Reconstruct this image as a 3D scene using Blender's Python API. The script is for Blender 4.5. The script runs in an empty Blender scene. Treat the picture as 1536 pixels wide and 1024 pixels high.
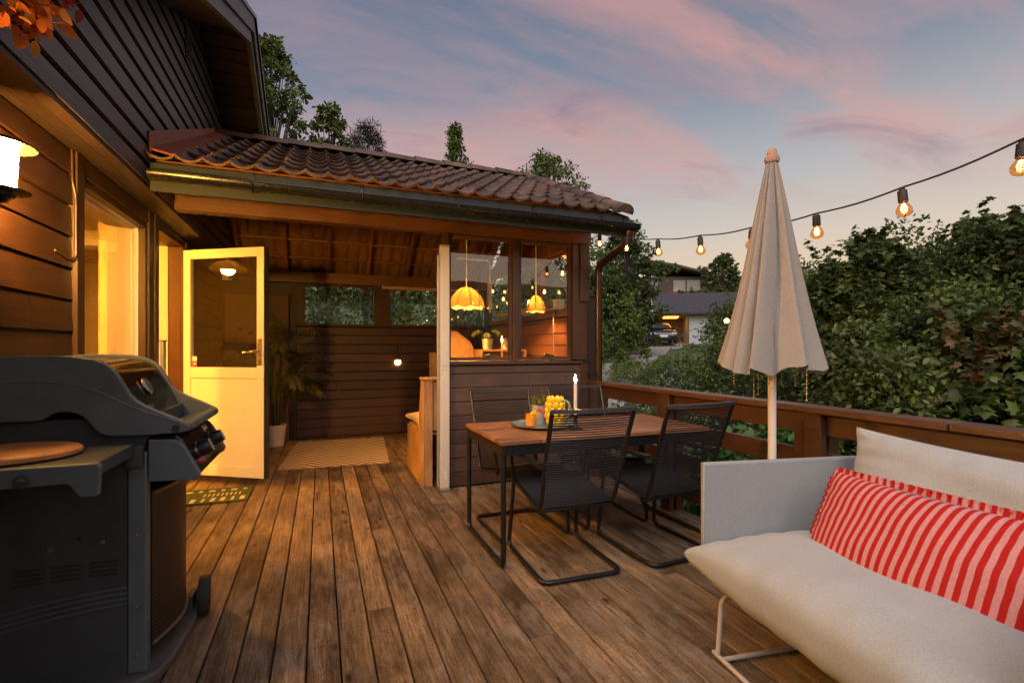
import bpy, bmesh, math, random
import numpy as np
from mathutils import Vector, Matrix
random.seed(7); RNG = np.random.default_rng(7)
PI = math.pi
scene = bpy.context.scene
COL = scene.collection

# ------------------------------------------------------------------ mesh builder
class MB:
    def __init__(s): s.v = []; s.f = []
    def add(s, vs, fs):
        n = len(s.v); s.v += [tuple(p) for p in vs]; s.f += [tuple(i + n for i in f) for f in fs]; return s
    def box(s, x0, y0, z0, x1, y1, z1):
        v = [(x0,y0,z0),(x1,y0,z0),(x1,y1,z0),(x0,y1,z0),(x0,y0,z1),(x1,y0,z1),(x1,y1,z1),(x0,y1,z1)]
        return s.add(v, [(0,3,2,1),(4,5,6,7),(0,1,5,4),(1,2,6,5),(2,3,7,6),(3,0,4,7)])
    def bar(s, a, b, w, h, up=(0,0,1)):
        a = Vector(a); b = Vector(b); d = (b-a).normalized(); r = d.cross(Vector(up)).normalized(); u = r.cross(d)
        v = []
        for p in (a, b):
            for i, j in ((-1,-1),(1,-1),(1,1),(-1,1)): v.append(p + r*(i*w/2) + u*(j*h/2))
        return s.add(v, [(0,1,2,3),(7,6,5,4),(0,4,5,1),(1,5,6,2),(2,6,7,3),(3,7,4,0)])
    def tube(s, pts, r, n=8, closed=False, caps=True):
        P = [Vector(p) for p in pts]; m = len(P); rr = r if hasattr(r, '__len__') else [r]*m
        rings = []; prev = None
        for i in range(m):
            if closed: t = (P[(i+1)%m] - P[i-1]).normalized()
            else: t = (P[min(i+1,m-1)] - P[max(i-1,0)]).normalized()
            if prev is None:
                a = Vector((0,0,1)) if abs(t.z) < .9 else Vector((1,0,0)); nx = t.cross(a).normalized()
            else: nx = (prev - t*prev.dot(t)).normalized()
            prev = nx; ny = t.cross(nx)
            rings.append([P[i] + (nx*math.cos(2*PI*k/n) + ny*math.sin(2*PI*k/n))*rr[i] for k in range(n)])
        v = [p for ring in rings for p in ring]; f = []
        for i in range(m if closed else m-1):
            j = (i+1) % m
            for k in range(n): f.append((i*n+k, i*n+(k+1)%n, j*n+(k+1)%n, j*n+k))
        if caps and not closed: f += [tuple(range(n-1,-1,-1)), tuple(range((m-1)*n, m*n))]
        return s.add(v, f)
    def lathe(s, prof, n=24, c=(0,0,0), fn=None):
        v = []; f = []; m = len(prof)
        for r, z in prof:
            for k in range(n):
                a = 2*PI*k/n; q = r if fn is None else fn(r, z, a)
                v.append((c[0]+q*math.cos(a), c[1]+q*math.sin(a), c[2]+z))
        for i in range(m-1):
            for k in range(n): f.append((i*n+k, i*n+(k+1)%n, (i+1)*n+(k+1)%n, (i+1)*n+k))
        if prof[0][0] > 1e-5: f.append(tuple(range(n-1,-1,-1)))
        if prof[-1][0] > 1e-5: f.append(tuple(range((m-1)*n, m*n)))
        return s.add(v, f)
    def prism(s, poly, a, b, axis='y'):
        def pt(p, q): return {'y': (p[0], q, p[1]), 'x': (q, p[0], p[1]), 'z': (p[0], p[1], q)}[axis]
        n = len(poly); v = [pt(p, a) for p in poly] + [pt(p, b) for p in poly]
        f = [tuple(range(n)), tuple(range(2*n-1, n-1, -1))] + [(i, i+n, (i+1)%n+n, (i+1)%n) for i in range(n)]
        return s.add(v, f)
    def grid(s, fn, nu, nv):
        v = [fn(i/nu, j/nv) for j in range(nv+1) for i in range(nu+1)]
        f = [(j*(nu+1)+i, j*(nu+1)+i+1, (j+1)*(nu+1)+i+1, (j+1)*(nu+1)+i) for j in range(nv) for i in range(nu)]
        return s.add(v, f)
    def build(s, name, mat=None, parent=None, smooth=False, bevel=0, seg=2, weld=False, fixn=True):
        me = bpy.data.meshes.new(name); me.from_pydata(s.v, [], s.f); me.update()
        if weld or fixn:
            bm = bmesh.new(); bm.from_mesh(me)
            if weld: bmesh.ops.remove_doubles(bm, verts=bm.verts, dist=1e-5)
            if fixn: bmesh.ops.recalc_face_normals(bm, faces=bm.faces)
            bm.to_mesh(me); bm.free()
        o = bpy.data.objects.new(name, me); COL.objects.link(o)
        if mat: me.materials.append(mat)
        if parent: o.parent = parent
        if smooth:
            me.polygons.foreach_set('use_smooth', [True]*len(me.polygons))
            try: me.set_sharp_from_angle(angle=math.radians(45))
            except Exception: pass
        if bevel:
            m = o.modifiers.new('bevel', 'BEVEL'); m.width = bevel; m.segments = seg; m.limit_method = 'ANGLE'; m.angle_limit = math.radians(40)
        return o

def thing(name, label, cat, loc=(0,0,0), rz=0, group=None):
    o = bpy.data.objects.new(name, None); COL.objects.link(o); o.location = loc; o.rotation_euler = (0,0,rz)
    o.empty_display_size = .1; return tag(o, label, cat, group)
def tag(o, label, cat, group=None, kind=None):
    o['label'] = label; o['category'] = cat
    if group: o['group'] = group
    if kind: o['kind'] = kind
    return o
def struct(o): o['kind'] = 'structure'; return o
def copy_tree(o, parent=None):
    c = o.copy(); COL.objects.link(c)
    if parent: c.parent = parent
    for ch in list(o.children): copy_tree(ch, c)
    return c
def text(s, size, mat, parent, loc, rot, name='lettering', ext=.001):
    cu = bpy.data.curves.new(name, 'FONT'); cu.body = s; cu.size = size; cu.extrude = ext; cu.align_x = 'CENTER'; cu.align_y = 'CENTER'
    o = bpy.data.objects.new(name, cu); COL.objects.link(o); cu.materials.append(mat)
    bpy.context.view_layer.update(); dg_ = bpy.context.evaluated_depsgraph_get(); me = bpy.data.meshes.new_from_object(o.evaluated_get(dg_)); bpy.data.objects.remove(o); me.name = name
    o = bpy.data.objects.new(name, me); COL.objects.link(o)
    if not me.materials: me.materials.append(mat)
    o.parent = parent; o.location = loc; o.rotation_euler = rot; return o
def arc(c, r, a0, a1, n, plane='yz', k=0):
    out = []
    for i in range(n+1):
        a = a0 + (a1-a0)*i/n; p, q = c[0]+r*math.cos(a), c[1]+r*math.sin(a)
        out.append({'yz': (k,p,q), 'xz': (p,k,q), 'xy': (p,q,k)}[plane])
    return out
def fillet(pts, r, n=5):
    P = [Vector(p) for p in pts]; out = [P[0]]
    for i in range(1, len(P)-1):
        a, b, c = P[i-1], P[i], P[i+1]; d1 = (a-b); d2 = (c-b)
        q = min(r, d1.length*.49, d2.length*.49); p0 = b + d1.normalized()*q; p2 = b + d2.normalized()*q
        for k in range(n+1):
            t = k/n; out.append(p0*(1-t)**2 + b*(2*t*(1-t)) + p2*t*t)
    out.append(P[-1]); return out

# ------------------------------------------------------------------ materials
def newmat(name):
    m = bpy.data.materials.new(name); m.use_nodes = True; nt = m.node_tree; b = nt.nodes['Principled BSDF']; return m, nt, b
def N(nt, t, **kw):
    n = nt.nodes.new(t)
    for k, v in kw.items(): setattr(n, k, v)
    return n
def L(nt, a, b): nt.links.new(a, b)
def setc(b, col): b.inputs['Base Color'].default_value = (*col, 1)
def ramp(nt, stops, fac=None):
    r = N(nt, 'ShaderNodeValToRGB'); e = r.color_ramp.elements
    while len(e) < len(stops): e.new(.5)
    for q, (p, c) in zip(e, stops): q.position = p; q.color = (*c, 1) if len(c) == 3 else c
    if fac is not None: L(nt, fac, r.inputs[0])
    return r
def coords(nt, scale=(1,1,1), rot=(0,0,0), kind='Object', offs=None):
    tc = N(nt, 'ShaderNodeTexCoord'); mp = N(nt, 'ShaderNodeMapping')
    mp.inputs['Scale'].default_value = scale; mp.inputs['Rotation'].default_value = rot
    L(nt, tc.outputs[kind], mp.inputs['Vector'])
    if offs is not None:
        L(nt, offs, mp.inputs['Location'])
    return mp.outputs[0]
def noise(nt, vec, scale, detail=4, rough=.55, dist=0):
    n = N(nt, 'ShaderNodeTexNoise'); n.inputs['Scale'].default_value = scale; n.inputs['Detail'].default_value = detail
    n.inputs['Roughness'].default_value = rough; n.inputs['Distortion'].default_value = dist
    L(nt, vec, n.inputs['Vector']); return n.outputs['Fac']
def bump(nt, b, h, strength=.3, dist=.01):
    n = N(nt, 'ShaderNodeBump'); n.inputs['Strength'].default_value = strength; n.inputs['Distance'].default_value = dist
    L(nt, h, n.inputs['Height']); L(nt, n.outputs[0], b.inputs['Normal'])
def mul(nt, a, b, fac=1.0, mode='MULTIPLY'):
    m = N(nt, 'ShaderNodeMix', data_type='RGBA', blend_type=mode); m.inputs[0].default_value = fac
    for s, i in ((a, 6), (b, 7)):
        if hasattr(s, 'links') or hasattr(s, 'is_output'): L(nt, s, m.inputs[i])
        else: m.inputs[i].default_value = (*s, 1)
    return m.outputs[2]
def plain(name, col, rough=.5, metal=0, spec=.5, var=.15, scale=12, bumps=0, sheen=0):
    m, nt, b = newmat(name); b.inputs['Roughness'].default_value = rough; b.inputs['Metallic'].default_value = metal
    b.inputs['Specular IOR Level'].default_value = spec
    v = coords(nt); f = noise(nt, v, scale, 5)
    lo = tuple(c*(1-var) for c in col); hi = tuple(min(1, c*(1+var)) for c in col)
    r = ramp(nt, [(.3, lo), (.7, hi)], f); L(nt, r.outputs[0], b.inputs['Base Color'])
    rr = N(nt, 'ShaderNodeMapRange'); rr.inputs['To Min'].default_value = max(0, rough-.1); rr.inputs['To Max'].default_value = min(1, rough+.1)
    L(nt, f, rr.inputs['Value']); L(nt, rr.outputs[0], b.inputs['Roughness'])
    if bumps: bump(nt, b, noise(nt, v, scale*12, 4), bumps, .004)
    if sheen: b.inputs['Sheen Weight'].default_value = sheen
    return m
def island(nt, scale=1):
    g = N(nt, 'ShaderNodeNewGeometry'); return g.outputs['Random Per Island']
def wood(name, dark, light, axis=1, rough=.5, grain=1.0, knots=True, spec=.5, isl=True, bst=.25):
    """stained wood, grain along axis"""
    m, nt, b = newmat(name); b.inputs['Specular IOR Level'].default_value = spec
    sc = [22, 22, 22]; sc[axis] = 1.3
    rnd = island(nt); cmb = N(nt, 'ShaderNodeCombineXYZ'); ml = N(nt, 'ShaderNodeMath', operation='MULTIPLY'); ml.inputs[1].default_value = 37
    L(nt, rnd, ml.inputs[0])
    for i in range(3): L(nt, ml.outputs[0], cmb.inputs[i])
    v = coords(nt, tuple(sc), offs=cmb.outputs[0])
    f = noise(nt, v, 2.2, 7, .65, 1.2)
    f2 = noise(nt, coords(nt, (3,3,3), offs=cmb.outputs[0]), 1.2, 4)
    r = ramp(nt, [(.25, dark), (.75, light)], f)
    tint = ramp(nt, [(.25, (.62,.62,.62)), (.75, (1.25,1.25,1.25))], f2)
    c = mul(nt, r.outputs[0], tint.outputs[0])
    if isl:
        t2 = ramp(nt, [(0, (.75,.75,.75)), (1, (1.2,1.2,1.2))], rnd); c = mul(nt, c, t2.outputs[0])
    L(nt, c, b.inputs['Base Color'])
    rr = N(nt, 'ShaderNodeMapRange'); rr.inputs['To Min'].default_value = rough-.12; rr.inputs['To Max'].default_value = rough+.15
    L(nt, f2, rr.inputs['Value']); L(nt, rr.outputs[0], b.inputs['Roughness'])
    bump(nt, b, f, bst, .006)
    return m
def emit(name, col, strength):
    m = bpy.data.materials.new(name); m.use_nodes = True; nt = m.node_tree; nt.nodes.clear()
    e = N(nt, 'ShaderNodeEmission'); e.inputs[0].default_value = (*col, 1); e.inputs[1].default_value = strength
    o = N(nt, 'ShaderNodeOutputMaterial'); L(nt, e.outputs[0], o.inputs[0]); return m
def thin_glass(name, ior=1.5, tint=(1,1,1), rough=0.0):
    m = bpy.data.materials.new(name); m.use_nodes = True; nt = m.node_tree; nt.nodes.clear()
    t = N(nt, 'ShaderNodeBsdfTransparent'); t.inputs[0].default_value = (*tint, 1)
    g = N(nt, 'ShaderNodeBsdfGlossy'); g.inputs['Roughness'].default_value = rough
    ge = N(nt, 'ShaderNodeNewGeometry'); dp_ = N(nt, 'ShaderNodeVectorMath', operation='DOT_PRODUCT'); L(nt, ge.outputs['Incoming'], dp_.inputs[0]); L(nt, ge.outputs['Normal'], dp_.inputs[1])
    ab = N(nt, 'ShaderNodeMath', operation='ABSOLUTE'); L(nt, dp_.outputs['Value'], ab.inputs[0]); om = N(nt, 'ShaderNodeMath', operation='SUBTRACT'); om.inputs[0].default_value = 1; L(nt, ab.outputs[0], om.inputs[1])
    pw = N(nt, 'ShaderNodeMath', operation='POWER'); pw.inputs[1].default_value = 5; L(nt, om.outputs[0], pw.inputs[0]); f0 = ((ior-1)/(ior+1))**2
    f = N(nt, 'ShaderNodeMath', operation='MULTIPLY_ADD'); f.inputs[1].default_value = 1-f0; f.inputs[2].default_value = f0; L(nt, pw.outputs[0], f.inputs[0])
    x = N(nt, 'ShaderNodeMixShader'); o = N(nt, 'ShaderNodeOutputMaterial')
    L(nt, f.outputs[0], x.inputs[0]); L(nt, t.outputs[0], x.inputs[1]); L(nt, g.outputs[0], x.inputs[2]); L(nt, x.outputs[0], o.inputs[0]); return m
def translucent(name, col, amount=.5, var=.1, scale=40, rough=.7):
    m, nt, b = newmat(name); b.inputs['Roughness'].default_value = rough
    f = noise(nt, coords(nt), scale, 4); r = ramp(nt, [(.3, tuple(c*(1-var) for c in col)), (.7, tuple(min(1, c*(1+var)) for c in col))], f)
    L(nt, r.outputs[0], b.inputs['Base Color'])
    t = N(nt, 'ShaderNodeBsdfTranslucent'); L(nt, r.outputs[0], t.inputs[0]); x = N(nt, 'ShaderNodeMixShader'); x.inputs[0].default_value = amount
    o = nt.nodes['Material Output']; L(nt, b.outputs[0], x.inputs[1]); L(nt, t.outputs[0], x.inputs[2]); L(nt, x.outputs[0], o.inputs[0]); return m
def leafmat(name, stops, trans=.3, rough=.45):
    m, nt, b = newmat(name); b.inputs['Roughness'].default_value = rough; b.inputs['Specular IOR Level'].default_value = .35
    rnd = island(nt); r = ramp(nt, stops, rnd)
    c = mul(nt, r.outputs[0], ramp(nt, [(.3, (.6,.6,.6)), (.7, (1.3,1.3,1.3))], noise(nt, coords(nt), 1.3, 3)).outputs[0])
    L(nt, c, b.inputs['Base Color'])
    t = N(nt, 'ShaderNodeBsdfTranslucent'); L(nt, c, t.inputs[0]); x = N(nt, 'ShaderNodeMixShader'); x.inputs[0].default_value = trans
    o = nt.nodes['Material Output']; L(nt, b.outputs[0], x.inputs[1]); L(nt, t.outputs[0], x.inputs[2]); L(nt, x.outputs[0], o.inputs[0]); return m

def deck_mat(name='weathered_deck'):
    m, nt, b = newmat(name)
    rnd = island(nt); cmb = N(nt, 'ShaderNodeCombineXYZ'); ml = N(nt, 'ShaderNodeMath', operation='MULTIPLY'); ml.inputs[1].default_value = 61
    L(nt, rnd, ml.inputs[0])
    for i in range(3): L(nt, ml.outputs[0], cmb.inputs[i])
    g = coords(nt, (52, 1.6, 52), offs=cmb.outputs[0])
    fine = noise(nt, g, 3.0, 9, .72, 1.0)
    speck = noise(nt, coords(nt, (1,.35,1)), 190, 3, .6)
    rings = noise(nt, coords(nt, (9, .7, 9), offs=cmb.outputs[0]), 1.5, 6, .6, 2.5)
    patch = noise(nt, coords(nt, (3.2, 1.2, 3), offs=cmb.outputs[0]), 1.3, 6, .65, .4)
    stain = noise(nt, coords(nt, (7, 3, 7), offs=cmb.outputs[0]), 1.6, 6, .7, .6)
    base = ramp(nt, [(.30, (.038,.027,.018)), (.43, (.150,.110,.073)), (.58, (.272,.213,.150)), (.76, (.44,.37,.29))], fine)
    t1 = ramp(nt, [(.3, (.58,.53,.48)), (.7, (1.32,1.26,1.17))], rings)
    c = mul(nt, base.outputs[0], t1.outputs[0])
    c = mul(nt, c, ramp(nt, [(.3, (.56,.55,.54)), (.7, (1.38,1.37,1.35))], speck).outputs[0])
    t2 = ramp(nt, [(0, (.66,.64,.61)), (.5, (1,.98,.94)), (1, (1.28,1.22,1.10))], rnd); c = mul(nt, c, t2.outputs[0])
    grey = ramp(nt, [(.50, (0,0,0)), (.70, (.62,.62,.62))], stain)
    mx = N(nt, 'ShaderNodeMix', data_type='RGBA'); L(nt, grey.outputs[0], mx.inputs[0]); L(nt, c, mx.inputs[6]); mx.inputs[7].default_value = (.30,.262,.215,1)
    wp = ramp(nt, [(.34, (.42,.37,.33)), (.50, (1,1,1)), (.64, (1.38,1.30,1.2))], patch)
    c = mul(nt, mx.outputs[2], wp.outputs[0])
    # knots
    vor = N(nt, 'ShaderNodeTexVoronoi'); vor.inputs['Scale'].default_value = 1; L(nt, coords(nt, (9.0, 3.2, 9), offs=cmb.outputs[0]), vor.inputs['Vector'])
    kn = ramp(nt, [(.04, (.14,.10,.08)), (.09, (.5,.4,.33)), (.17, (1,1,1))], vor.outputs['Distance']); c = mul(nt, c, kn.outputs[0])
    L(nt, c, b.inputs['Base Color'])
    rr = N(nt, 'ShaderNodeMapRange'); rr.inputs['To Min'].default_value = .42; rr.inputs['To Max'].default_value = .85
    L(nt, stain, rr.inputs['Value']); L(nt, rr.outputs[0], b.inputs['Roughness']); b.inputs['Specular IOR Level'].default_value = .35
    bump(nt, b, fine, .9, .009); return m

M = {}
M['deck'] = deck_mat()
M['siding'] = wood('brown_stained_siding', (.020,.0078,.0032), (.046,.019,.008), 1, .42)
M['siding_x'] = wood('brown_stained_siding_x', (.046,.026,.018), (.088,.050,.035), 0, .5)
M['siding_in'] = wood('brown_stained_siding_inside', (.024,.0085,.0035), (.052,.019,.0075), 0, .5)
M['gable'] = wood('dark_stained_siding', (.038,.035,.034), (.088,.084,.085), 1, .38, bst=.5)
M['trim'] = wood('brown_trim', (.028,.013,.007), (.060,.028,.013), 2, .40)
M['trim_x'] = wood('brown_beam', (.10,.04,.016), (.20,.085,.033), 0, .42)
M['post'] = wood('brown_post', (.045,.020,.010), (.10,.045,.02), 2, .4)
M['rafter'] = wood('reddish_rafter', (.16,.06,.025), (.30,.125,.05), 1, .55)
M['soffit'] = wood('dark_soffit', (.022,.013,.010), (.045,.027,.02), 0, .5)
M['barge'] = wood('grey_bargeboard', (.05,.055,.06), (.11,.12,.125), 1, .5)
M['rail'] = wood('red_brown_rail', (.052,.020,.009), (.120,.047,.020), 1, .33, spec=.6)
M['tile'] = None
M['white_paint'] = plain('white_paint', (.78,.76,.70), .35, var=.04, scale=5)
M['black_rubber'] = plain('black_rubber', (.02,.02,.02), .8, var=.2)
M['black_metal'] = plain('black_metal', (.007,.007,.008), .4, spec=.5, var=.25, scale=30)
M['cord'] = plain('black_cord', (.009,.009,.010), .5, var=.3, scale=60)
M['gutter'] = plain('dark_metal_gutter', (.011,.012,.013), .27, metal=.1, var=.2)
M['fascia'] = plain('blue_grey_fascia', (.013,.024,.033), .55, var=.15)
M['copper'] = plain('brown_downpipe', (.040,.017,.010), .3, metal=.3, var=.2)
M['lead'] = plain('rust_flashing', (.24,.075,.04), .6, var=.2, bumps=.2)
M['steel'] = plain('brushed_steel', (.55,.53,.5), .28, metal=1, var=.08, scale=30)
M['alu'] = plain('grey_aluminium', (.42,.42,.41), .4, metal=.5, var=.06)
M['ply'] = wood('pine_plywood', (.40,.215,.085), (.60,.36,.16), 2, .5, isl=False, bst=.1)
M['osb'] = wood('raw_plank_edge', (.24,.12,.05), (.52,.30,.13), 2, .6, isl=False)
M['glass'] = thin_glass('window_glass', 1.6, (.97,.97,.97))
M['glass_door'] = thin_glass('door_glass', 2.0, (.95,.95,.95))
M['clear'] = thin_glass('clear_glass', 1.5)
M['interior'] = plain('cream_interior', (.72,.64,.48), .6, var=.03, scale=2)
M['tableboard'] = wood('oiled_teak', (.16,.065,.028), (.36,.165,.075), 0, .42)

def tile_mat():
    m, nt, b = newmat('weathered_roof_tile'); v = coords(nt); f = noise(nt, v, 5, 6, .65); f2 = noise(nt, v, 34, 5, .7); f3 = noise(nt, v, 1.4, 3)
    c = ramp(nt, [(.28, (.042,.027,.020)), (.5, (.085,.048,.033)), (.72, (.145,.080,.050))], f).outputs[0]
    c = mul(nt, c, ramp(nt, [(.3, (.6,.6,.62)), (.7, (1.3,1.25,1.2))], f2).outputs[0]); c = mul(nt, c, ramp(nt, [(.3, (.75,.75,.75)), (.7, (1.2,1.2,1.2))], f3).outputs[0])
    sn = N(nt, 'ShaderNodeVectorMath', operation='SNAP'); L(nt, v, sn.inputs[0]); sn.inputs[1].default_value = (.15, .315, 9); wn = N(nt, 'ShaderNodeTexWhiteNoise'); L(nt, sn.outputs[0], wn.inputs['Vector'])
    c = mul(nt, c, ramp(nt, [(0, (.62,.62,.64)), (.5, (1,1,1)), (1, (1.35,1.25,1.15))], wn.outputs['Value']).outputs[0])
    li = noise(nt, coords(nt, (1,1,1)), 21, 6, .75); lm = ramp(nt, [(.60, (0,0,0)), (.70, (.55,.55,.55))], li)
    xm = N(nt, 'ShaderNodeMix', data_type='RGBA'); L(nt, lm.outputs[0], xm.inputs[0]); L(nt, c, xm.inputs[6]); xm.inputs[7].default_value = (.13,.125,.095,1); c = xm.outputs[2]
    L(nt, c, b.inputs['Base Color']); b.inputs['Roughness'].default_value = .6; bump(nt, b, f2, .5, .008); return m
M['tile'] = tile_mat()

def plank_siding(mb, fixed, lo, hi, z0, z1, pitch, axis, thick=.022, gap=.006, side=1, lap=.007):
    """horizontal boards on plane `fixed`; axis = direction of the boards; slightly lapped profile"""
    z = z0; k = 0
    while z < z1-.01:
        t = min(z+pitch, z1)
        prof = [(0, z+gap), (thick+lap, z+gap), (thick, t-.012), (thick-.008, t), (0, t)]
        cuts = [lo]
        while hi-cuts[-1] > 2.4: cuts.append(min(hi-.4, cuts[-1]+random.uniform(1.1, 3.2)))
        cuts.append(hi)
        for a, b_ in zip(cuts[:-1], cuts[1:]):
            j = random.uniform(-.0012, .0012); mb.prism([(fixed + side*(p+j*(p > 0)), q) for p, q in prof], a+.0008, b_-.0008, axis)
        z += pitch; k += 1
    return mb
# ------------------------------------------------------------------ camera, sky, sun
cam = bpy.data.cameras.new('camera'); cam_o = bpy.data.objects.new('camera', cam); COL.objects.link(cam_o)
cam.sensor_width = 36; cam.lens = 36*745/1536; cam.shift_y = 11/1536; cam.clip_end = 2000; cam.clip_start = .02
cam_o.location = (0, 0, 1.25); cam_o.rotation_euler = (PI/2, 0, -math.radians(21.1)); scene.camera = cam_o

w = bpy.data.worlds.new('World'); scene.world = w; w.use_nodes = True; nt = w.node_tree; nt.nodes.clear()
tc = N(nt, 'ShaderNodeTexCoord'); sx = N(nt, 'ShaderNodeSeparateXYZ'); L(nt, tc.outputs['Generated'], sx.inputs[0])
mx = N(nt, 'ShaderNodeMath', operation='MAXIMUM'); mx.inputs[1].default_value = .0; L(nt, sx.outputs[2], mx.inputs[0])
def lin(r, g, b): return tuple(((c/255+.055)/1.055)**2.4 if c > 10 else c/255/12.92 for c in (r, g, b))
sky = ramp(nt, [(0, lin(242,204,148)), (.10, lin(234,207,168)), (.20, lin(208,200,188)), (.31, lin(176,182,188)), (.44, lin(132,144,162)), (.60, lin(104,119,144)), (.75, lin(130,140,160)), (1, lin(165,170,185))], mx.outputs[0])
# a little bluer toward the left (north-west), warmer to the right
dotn = N(nt, 'ShaderNodeVectorMath', operation='DOT_PRODUCT'); L(nt, tc.outputs['Generated'], dotn.inputs[0]); dotn.inputs[1].default_value = (.93, -.36, 0)
side = N(nt, 'ShaderNodeMapRange'); side.inputs['From Min'].default_value = -.6; side.inputs['From Max'].default_value = .6; L(nt, dotn.outputs['Value'], side.inputs['Value'])
tint = ramp(nt, [(0, (.80,.84,.95)), (.5, (1,.99,1)), (1, (1.12,1.04,1.0))], side.outputs[0])
skyc = mul(nt, sky.outputs[0], tint.outputs[0])
# the western sky behind the photographer is the bright one
dw = N(nt, 'ShaderNodeVectorMath', operation='DOT_PRODUCT'); L(nt, tc.outputs['Generated'], dw.inputs[0]); dw.inputs[1].default_value = (-.45, -.88, 0)
west = N(nt, 'ShaderNodeMapRange', interpolation_type='SMOOTHSTEP'); west.inputs['From Min'].default_value = .0; west.inputs['From Max'].default_value = .8; west.inputs['To Min'].default_value = 1; west.inputs['To Max'].default_value = 2.4; L(nt, dw.outputs['Value'], west.inputs['Value'])
# clouds on a flat layer: direction / height
ad = N(nt, 'ShaderNodeMath', operation='ADD'); ad.inputs[1].default_value = .10; L(nt, mx.outputs[0], ad.inputs[0])
dv = N(nt, 'ShaderNodeVectorMath', operation='DIVIDE'); L(nt, tc.outputs['Generated'], dv.inputs[0])
cb = N(nt, 'ShaderNodeCombineXYZ'); [L(nt, ad.outputs[0], cb.inputs[i]) for i in range(3)]; L(nt, cb.outputs[0], dv.inputs[1])
mp = N(nt, 'ShaderNodeMapping'); mp.inputs['Rotation'].default_value = (0, 0, math.radians(18)); mp.inputs['Scale'].default_value = (.42, 1.15, 0); mp.inputs['Location'].default_value = (2.35, .95, 0)
L(nt, dv.outputs[0], mp.inputs['Vector'])
c1 = noise(nt, mp.outputs[0], .95, 7, .58, .5)
c2 = noise(nt, mp.outputs[0], 2.6, 6, .62, .9)
am = N(nt, 'ShaderNodeMath', operation='MULTIPLY_ADD'); am.inputs[1].default_value = .62; L(nt, c2, am.inputs[0]); L(nt, c1, am.inputs[2])
amr = N(nt, 'ShaderNodeMapRange', interpolation_type='SMOOTHSTEP'); amr.inputs['From Min'].default_value = .665; amr.inputs['From Max'].default_value = 1.02; L(nt, am.outputs[0], amr.inputs['Value'])
# clouds thin out to the horizon and to the left
hz = N(nt, 'ShaderNodeMapRange', interpolation_type='SMOOTHSTEP'); hz.inputs['From Min'].default_value = .20; hz.inputs['From Max'].default_value = .36; L(nt, mx.outputs[0], hz.inputs['Value'])
sd = N(nt, 'ShaderNodeMapRange', interpolation_type='SMOOTHSTEP'); sd.inputs['From Min'].default_value = -.75; sd.inputs['From Max'].default_value = .35; sd.inputs['To Min'].default_value = .25; L(nt, dotn.outputs['Value'], sd.inputs['Value'])
m1 = N(nt, 'ShaderNodeMath', operation='MULTIPLY'); L(nt, amr.outputs[0], m1.inputs[0]); L(nt, hz.outputs[0], m1.inputs[1])
m2 = N(nt, 'ShaderNodeMath', operation='MULTIPLY'); L(nt, m1.outputs[0], m2.inputs[0]); L(nt, sd.outputs[0], m2.inputs[1])
m3 = N(nt, 'ShaderNodeMath', operation='MULTIPLY'); m3.inputs[1].default_value = .9; L(nt, m2.outputs[0], m3.inputs[0])
cloudc = ramp(nt, [(.30, lin(234,166,146)), (.50, lin(218,162,154)), (.72, lin(160,134,148))], c2)
mixc = N(nt, 'ShaderNodeMix', data_type='RGBA'); L(nt, m3.outputs[0], mixc.inputs[0]); L(nt, skyc, mixc.inputs[6]); L(nt, cloudc.outputs[0], mixc.inputs[7])
bg = N(nt, 'ShaderNodeBackground'); bg.inputs[1].default_value = 1.0; L(nt, mixc.outputs[2], bg.inputs[0]); L(nt, west.outputs[0], bg.inputs[1])
wo = N(nt, 'ShaderNodeOutputWorld'); L(nt, bg.outputs[0], wo.inputs[0])

sun = bpy.data.lights.new('sun', 'SUN'); sun.energy = 2.5; sun.angle = math.radians(60); sun.color = (1, .93, .86)
so = bpy.data.objects.new('sun', sun); COL.objects.link(so); so.rotation_euler = (math.radians(44), 0, math.radians(-32))  # afterglow behind the photographer
scene.view_settings.view_transform = 'Standard'; scene.view_settings.look = 'None'; scene.view_settings.exposure = 0.0; scene.view_settings.gamma = 1.0
cy = scene.cycles; cy.use_denoising = True; cy.max_bounces = 10; cy.diffuse_bounces = 5; cy.glossy_bounces = 5; cy.transparent_max_bounces = 24; cy.transmission_bounces = 8
cy.sample_clamp_indirect = 4; cy.caustics_reflective = False; cy.caustics_refractive = False; cy.use_light_tree = True
try: cy.denoiser = 'OPENIMAGEDENOISE'; cy.denoising_input_passes = 'RGB_ALBEDO_NORMAL'
except Exception: pass

# ------------------------------------------------------------------ terrain
def fwd(x, y): return .57*x + .82*y
def ground_h(x, y):
    s = fwd(x, y); lat = .82*x - .57*y
    if s < 16: h = -1.4 + .117*s
    elif s < 40: h = .472 + (s-16)*.056
    else: h = 1.816 + min(s-40, 21)*.27 + max(0, s-61)*.01
    h = max(h, -1.6)
    h += .10*math.sin(x*.9+1)*math.sin(y*.7) + .25*math.sin(x*.13)*math.sin(y*.11+2)*min(1, s/30 if s > 0 else 0)
    if y < 9 and x < 2.8: h = min(h, -.35)
    if y < -9: h += min(-9-y, 34)*.30   # unseen bank added behind the camera to darken reflections in the panes
    return h
g = MB(); xs = np.concatenate([np.linspace(-120,-12,14), np.linspace(-8,30,64), np.linspace(34,220,24)]); ys = np.concatenate([np.linspace(-80,-12,10), np.linspace(-8,40,80), np.linspace(44,260,26)])
g.v = [(float(x), float(y), ground_h(float(x), float(y))) for y in ys for x in xs]; nx = len(xs)
g.f = [(j*nx+i, j*nx+i+1, (j+1)*nx+i+1, (j+1)*nx+i) for j in range(len(ys)-1) for i in range(nx-1)]
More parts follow.
